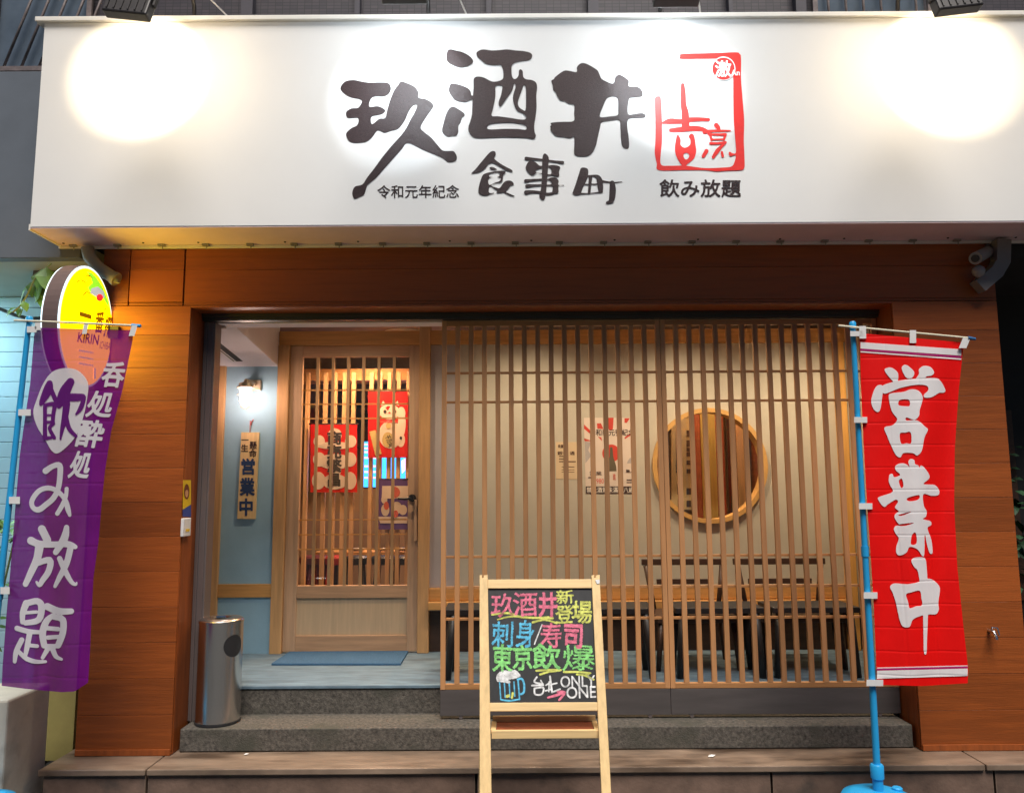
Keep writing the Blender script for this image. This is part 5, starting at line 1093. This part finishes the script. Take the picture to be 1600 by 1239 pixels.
# sticker and bell box on the left reveal
xr = X_L1 + 0.0025
fxr = lambda px, py, off: PX(px, py, xr + off)
ST = thing('sticker', 'yellow and blue sticker with a small face on the left door reveal', 'sticker', tuple(PX(292, 780, xr)))
letters('sheet', mat('sticker_yellow', (0.75, 0.50, 0.02), 0.4), ST, [polyg([(286, 750), (298.5, 750), (298.5, 796), (285.5, 796)])], fxr)
letters('blue_band', mat('sticker_blue', (0.04, 0.07, 0.28), 0.4), ST, [polyg([(285.5, 796), (298.5, 788), (298.5, 807), (285.3, 807)])], fxr, 0.0022)
letters('face_mark', mat('sticker_brown', (0.16, 0.04, 0.02), 0.5), ST, [disc(291.8, 768, 4.2, 12, 20)], fxr, 0.0030)
letters('face_light', mat('sticker_skin', (0.6, 0.3, 0.15), 0.5), ST, [disc(291.8, 771, 2.6, 6, 16)], fxr, 0.0038)
BX = thing('bell_box', 'white doorbell box below the yellow sticker', 'doorbell', tuple(PX(293, 823, xr)))
ya_, yb2 = PX(287.5, 823, xr + 0.02).y, PX(299, 823, xr + 0.02).y; za, zb_ = PX(293, 809, xr).z, PX(293, 837, xr).z
MB().box(xr, xr + 0.018, ya_, yb2, zb_, za, bev=0.004).build('case', M_tape, BX)
MB().box(xr + 0.0185, xr + 0.020, ya_ + 0.03, yb2 - 0.02, zb_ + 0.028, zb_ + 0.042).build('button', mat('sticker_yellow', (0.75, 0.50, 0.02), 0.4), BX)
SN = thing('door_sensor', 'small beige sensor box under the porch bulkhead, left corner', 'sensor', tuple(P(345, 500, 0.30)))
a, d = P(338, 492, 0.30), P(351, 513, 0.30); MB().box(a.x, d.x, 0.30, 0.335, d.z, zc - 0.001, bev=0.004).build('case', mat('sensor_case', (0.50, 0.40, 0.36), 0.5), SN)
MB().box(a.x + 0.012, d.x - 0.010, 0.296, 0.2995, d.z + 0.03, d.z + 0.055).build('window', M_alu, SN)
# ------------------------------------------------------------------ left neighbour
NB = thing('neighbour_building', 'blue grey neighbouring shop front at the left edge, with a lit sheltered wall', 'building', (-4.0, 0.5, 0))
zf_ = 3.045
b = MB(); b.box(-7, -2.56, -0.02, 0.06, zf_, 4.22, bev=0.004); b.build('fascia', mat('fascia_grey', (0.12, 0.14, 0.17), 0.6, 0.08, 3), NB)
b = MB(); b.box(-7, -2.56, 0.062, 0.95, zf_ + 0.002, zf_ + 0.1); b.build('soffit', mat('neighbour_soffit', (0.42, 0.48, 0.44), 0.7, 0.05), NB)
b = MB(); z = 0.0
while z < zf_ - 0.01: b.box(-7, -2.5, 0.90, 0.95, z + 0.0015, min(z + 0.106, zf_) - 0.0015, bev=0.003); z += 0.106
b.mi = 1; b.box(-7, -2.5, 0.915, 0.96, 0, zf_); b.build('siding', [mat('pale_blue_siding', (0.36, 0.52, 0.62), 0.6, 0.06, 3), M_dark], NB)
b = MB(); b.box(-7, -2.9, 0.10, 0.90, 0.0, 0.10); b.build('floor', M_conc, NB)
b = MB(); b.box(-2.86, -2.60, 0.30, 0.89, 0.101, zf_); b.build('corner_post', mat('yellow_lit_post', (0.34, 0.29, 0.10), 0.7, 0.1), NB)  # beige post, the oval sign's yellow light put into its colour
b = MB(); b.box(-7, -2.3, 0.13, 0.3, 4.23, 7.0); b.box(-3.0, -2.43, 0.25, 0.35, 2.9, 4.229); b.build('upper_wall', mat('upper_plaster', (0.10, 0.095, 0.10), 0.8, 0.2, 4), NB)
TL = thing('tube_light', 'fluorescent tube under the neighbouring canopy at the far left', 'tube light', (-4.2, 0.35, zf_))
b = MB(); b.box(-4.9, -3.55, 0.32, 0.38, zf_ - 0.03, zf_ + 0.001); b.build('batten', M_trim, TL)
b = MB(); b.ring_tube([(-4.88, 0.35, zf_ - 0.05), (-3.57, 0.35, zf_ - 0.05)], 0.014, 10); b.build('tube', emit('tube_green_white', (0.62, 1.0, 0.62), 4), TL)
lamp('tube_glow', 'AREA', (-4.0, 0.35, zf_ - 0.075), 11, (0.62, 0.90, 1.0), TL, aim=(-3.45, 0.5, 0), shape='RECTANGLE', size=1.0, size_y=0.05)
b = MB(); b.box(-3.6, -2.552, -0.42, -0.05, 0.002, 0.625, bev=0.012); tag(b.build('concrete_block', mat('painted_concrete', (0.50, 0.47, 0.40), 0.85, 0.12, 5, bump=0.4, bscale=30, dirt=((0.20, 0.18, 0.15), 3.5, 0.54))), 'weathered pale concrete block below the purple banner', 'concrete block')
b = MB(); b.ring_tube([P(-30, 470, 0.7), P(0, 483, 0.7), P(25, 493, 0.7), P(45, 498, 0.7), P(70, 497, 0.7), P(95, 492, 0.7)], 0.012, 8); tag(b.build('power_cable', M_blackp), 'dark cable across the pale blue wall at the left', 'cable')
def leaf(b, p, d, L, W, droop=0.3):
    d = d.normalized(); s = d.cross(Vector((0, -0.4, 1))).normalized() * W; up = Vector((0, 0, -droop * L))
    pts = [p, p + d * L * 0.35 + s + up * 0.2, p + d * L * 0.75 + s * 0.6 + up * 0.6, p + d * L + up, p + d * L * 0.75 - s * 0.6 + up * 0.6, p + d * L * 0.35 - s + up * 0.2, p + d * L * 0.5 + up * 0.35 + Vector((0, -0.006, 0.012))]
    b.faces_from(pts, [(0, 1, 6), (1, 2, 6), (2, 3, 6), (3, 4, 6), (4, 5, 6), (5, 0, 6)])
VN = thing('climbing_vine', 'green vine sprig hanging beside the yellow oval sign', 'plant', tuple(P(55, 430, -0.1)))
pth = [P(80, 412, -0.02), P(66, 424, -0.1), P(54, 436, -0.14), P(42, 462, -0.14), P(32, 478, -0.15), P(20, 488, -0.15)]
b = MB(); b.ring_tube(pth, 0.005, 6); b.build('stem', M_stem, VN)
b = MB(); random.seed(5)
for (x, y, dx, dz, L, W) in ((50, 440, 0.1, -1, 0.075, 0.033), (42, 446, -0.5, -1, 0.085, 0.035), (38, 462, -0.3, -1, 0.10, 0.04), (36, 470, 0.5, -0.8, 0.06, 0.024), (30, 478, 0.1, -1, 0.055, 0.02), (26, 480, -1, -0.5, 0.06, 0.02), (20, 486, -1, -0.8, 0.045, 0.018), (66, 420, 0.2, -1, 0.12, 0.06), (72, 418, 0.3, -0.8, 0.13, 0.06), (64, 430, -0.2, -1, 0.13, 0.05), (70, 436, 0.3, -1, 0.12, 0.05), (68, 446, 0.1, -1, 0.11, 0.045), (76, 426, -0.1, -1, 0.12, 0.055)):
    leaf(b, P(x, y, -0.12 + random.uniform(-0.03, 0.03)), Vector((dx, random.uniform(-0.3, 0.1), dz)), L, W)
b.build('leaves', M_leaf, VN)
SHB = thing('shrub', 'leafy green shrub behind the purple banner pole', 'plant', (-3.3, 0.3, 0.1))
b = MB(); st = []
for i in range(7):
    x, y = -3.3 + random.uniform(-0.1, 0.12), 0.25 + random.uniform(-0.08, 0.08); top = Vector((x + random.uniform(-0.35, 0.28), y + random.uniform(-0.2, 0.15), random.uniform(1.0, 1.75))); st.append((Vector((x, y, 0.101)), top)); b.ring_tube([(x, y, 0.101), tuple(Vector((x, y, 0.1)).lerp(top, 0.5) + Vector((0.02, 0, 0.05))), tuple(top)], 0.006, 5)
b.build('stems', M_stem, SHB); b = MB()
for p0_, p1_ in st:
    for k in range(26):
        t = random.uniform(0.3, 1); p = p0_.lerp(p1_, t); a = random.uniform(0, 6.28); leaf(b, p, Vector((math.cos(a), math.sin(a), random.uniform(-0.5, 0.5))), random.uniform(0.07, 0.13), random.uniform(0.02, 0.035), 0.4)
b.build('leaves', M_leaf, SHB)
# ------------------------------------------------------------------ right neighbour: a dark passage
RB = thing('dark_building', 'dark unlit neighbouring front beyond the right timber pillar', 'building', (4.2, 1.0, 0))
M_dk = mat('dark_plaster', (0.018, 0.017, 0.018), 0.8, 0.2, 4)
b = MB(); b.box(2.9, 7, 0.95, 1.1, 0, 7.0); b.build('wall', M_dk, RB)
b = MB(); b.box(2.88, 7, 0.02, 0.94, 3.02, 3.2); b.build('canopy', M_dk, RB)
b = MB(); b.box(3.05, 3.5, 0.93, 0.949, 0.9, 2.2); b.build('shutter', mat('brown_shutter', (0.07, 0.03, 0.015), 0.6, 0.2, 6, (1, 1, 9)), RB)
b = MB(); b.ring_tube([P(1582, 394, 0.3), P(1594, 405, 0.2), P(1610, 412, 0.2)], 0.012, 8); tag(b.build('loose_cable', mat('pale_cable', (0.4, 0.35, 0.3), 0.5)), 'pale loose cable in the dark gap at the upper right', 'cable')
PT = thing('potted_plant', 'dark green potted plant in the gap right of the right pillar', 'plant', (3.3, 0.75, Z_T))
b = MB(); b.lathe((3.3, 0.75, Z_T + 0.001), [(0.11, 0), (0.15, 0.24), (0.16, 0.25), (0.13, 0.252)], 20); b.build('pot', mat('terracotta', (0.30, 0.10, 0.05), 0.7), PT)
b = MB()
for i in range(170):
    a, e, rr = random.uniform(0, 6.28), random.uniform(-0.6, 1.2), random.uniform(0.08, 0.3); p = Vector((3.3 + rr * math.cos(a) * 0.8, 0.7 + rr * math.sin(a) * 0.8, 1.35 + 0.55 * math.sin(e) * rr / 0.3 + random.uniform(-0.2, 0.2))); leaf(b, p, Vector((math.cos(a), math.sin(a), random.uniform(-0.6, 0.4))), 0.11, 0.03)
b.build('leaves', mat('dark_leaf', (0.025, 0.07, 0.03), 0.5, 0.35, 8, island=0.5), PT); b = MB(); b.ring_tube([(3.3, 0.75, Z_T + 0.2), (3.31, 0.75, 0.9), (3.29, 0.75, 1.4)], [0.02, 0.015, 0.008], 8); b.build('stem', M_stem, PT)
for px, py, L in ((1112, 1181, 0.022), (385, 1178, 0.014)):
    p = pz(px, py, Z_T + 0.004); b = MB(); b.faces_from([p + Vector(v) * L for v in ((-1, -0.4, 0), (0.2, -0.6, 0.1), (1, 0.1, 0.3), (0.5, 0.6, 0.0), (-0.6, 0.5, 0.15), (0, 0, 0.45))], [(0, 1, 5), (1, 2, 5), (2, 3, 5), (3, 4, 5), (4, 0, 5)])
    tag(b.build('paper_scrap', M_tape), 'tiny crumpled white paper scrap on the terrace slab, right of the chalkboard' if px > 800 else 'tiny white paper scrap on the terrace slab, below the steel bin', 'litter', 'paper scraps on the terrace')
bpy.context.view_layer.update()
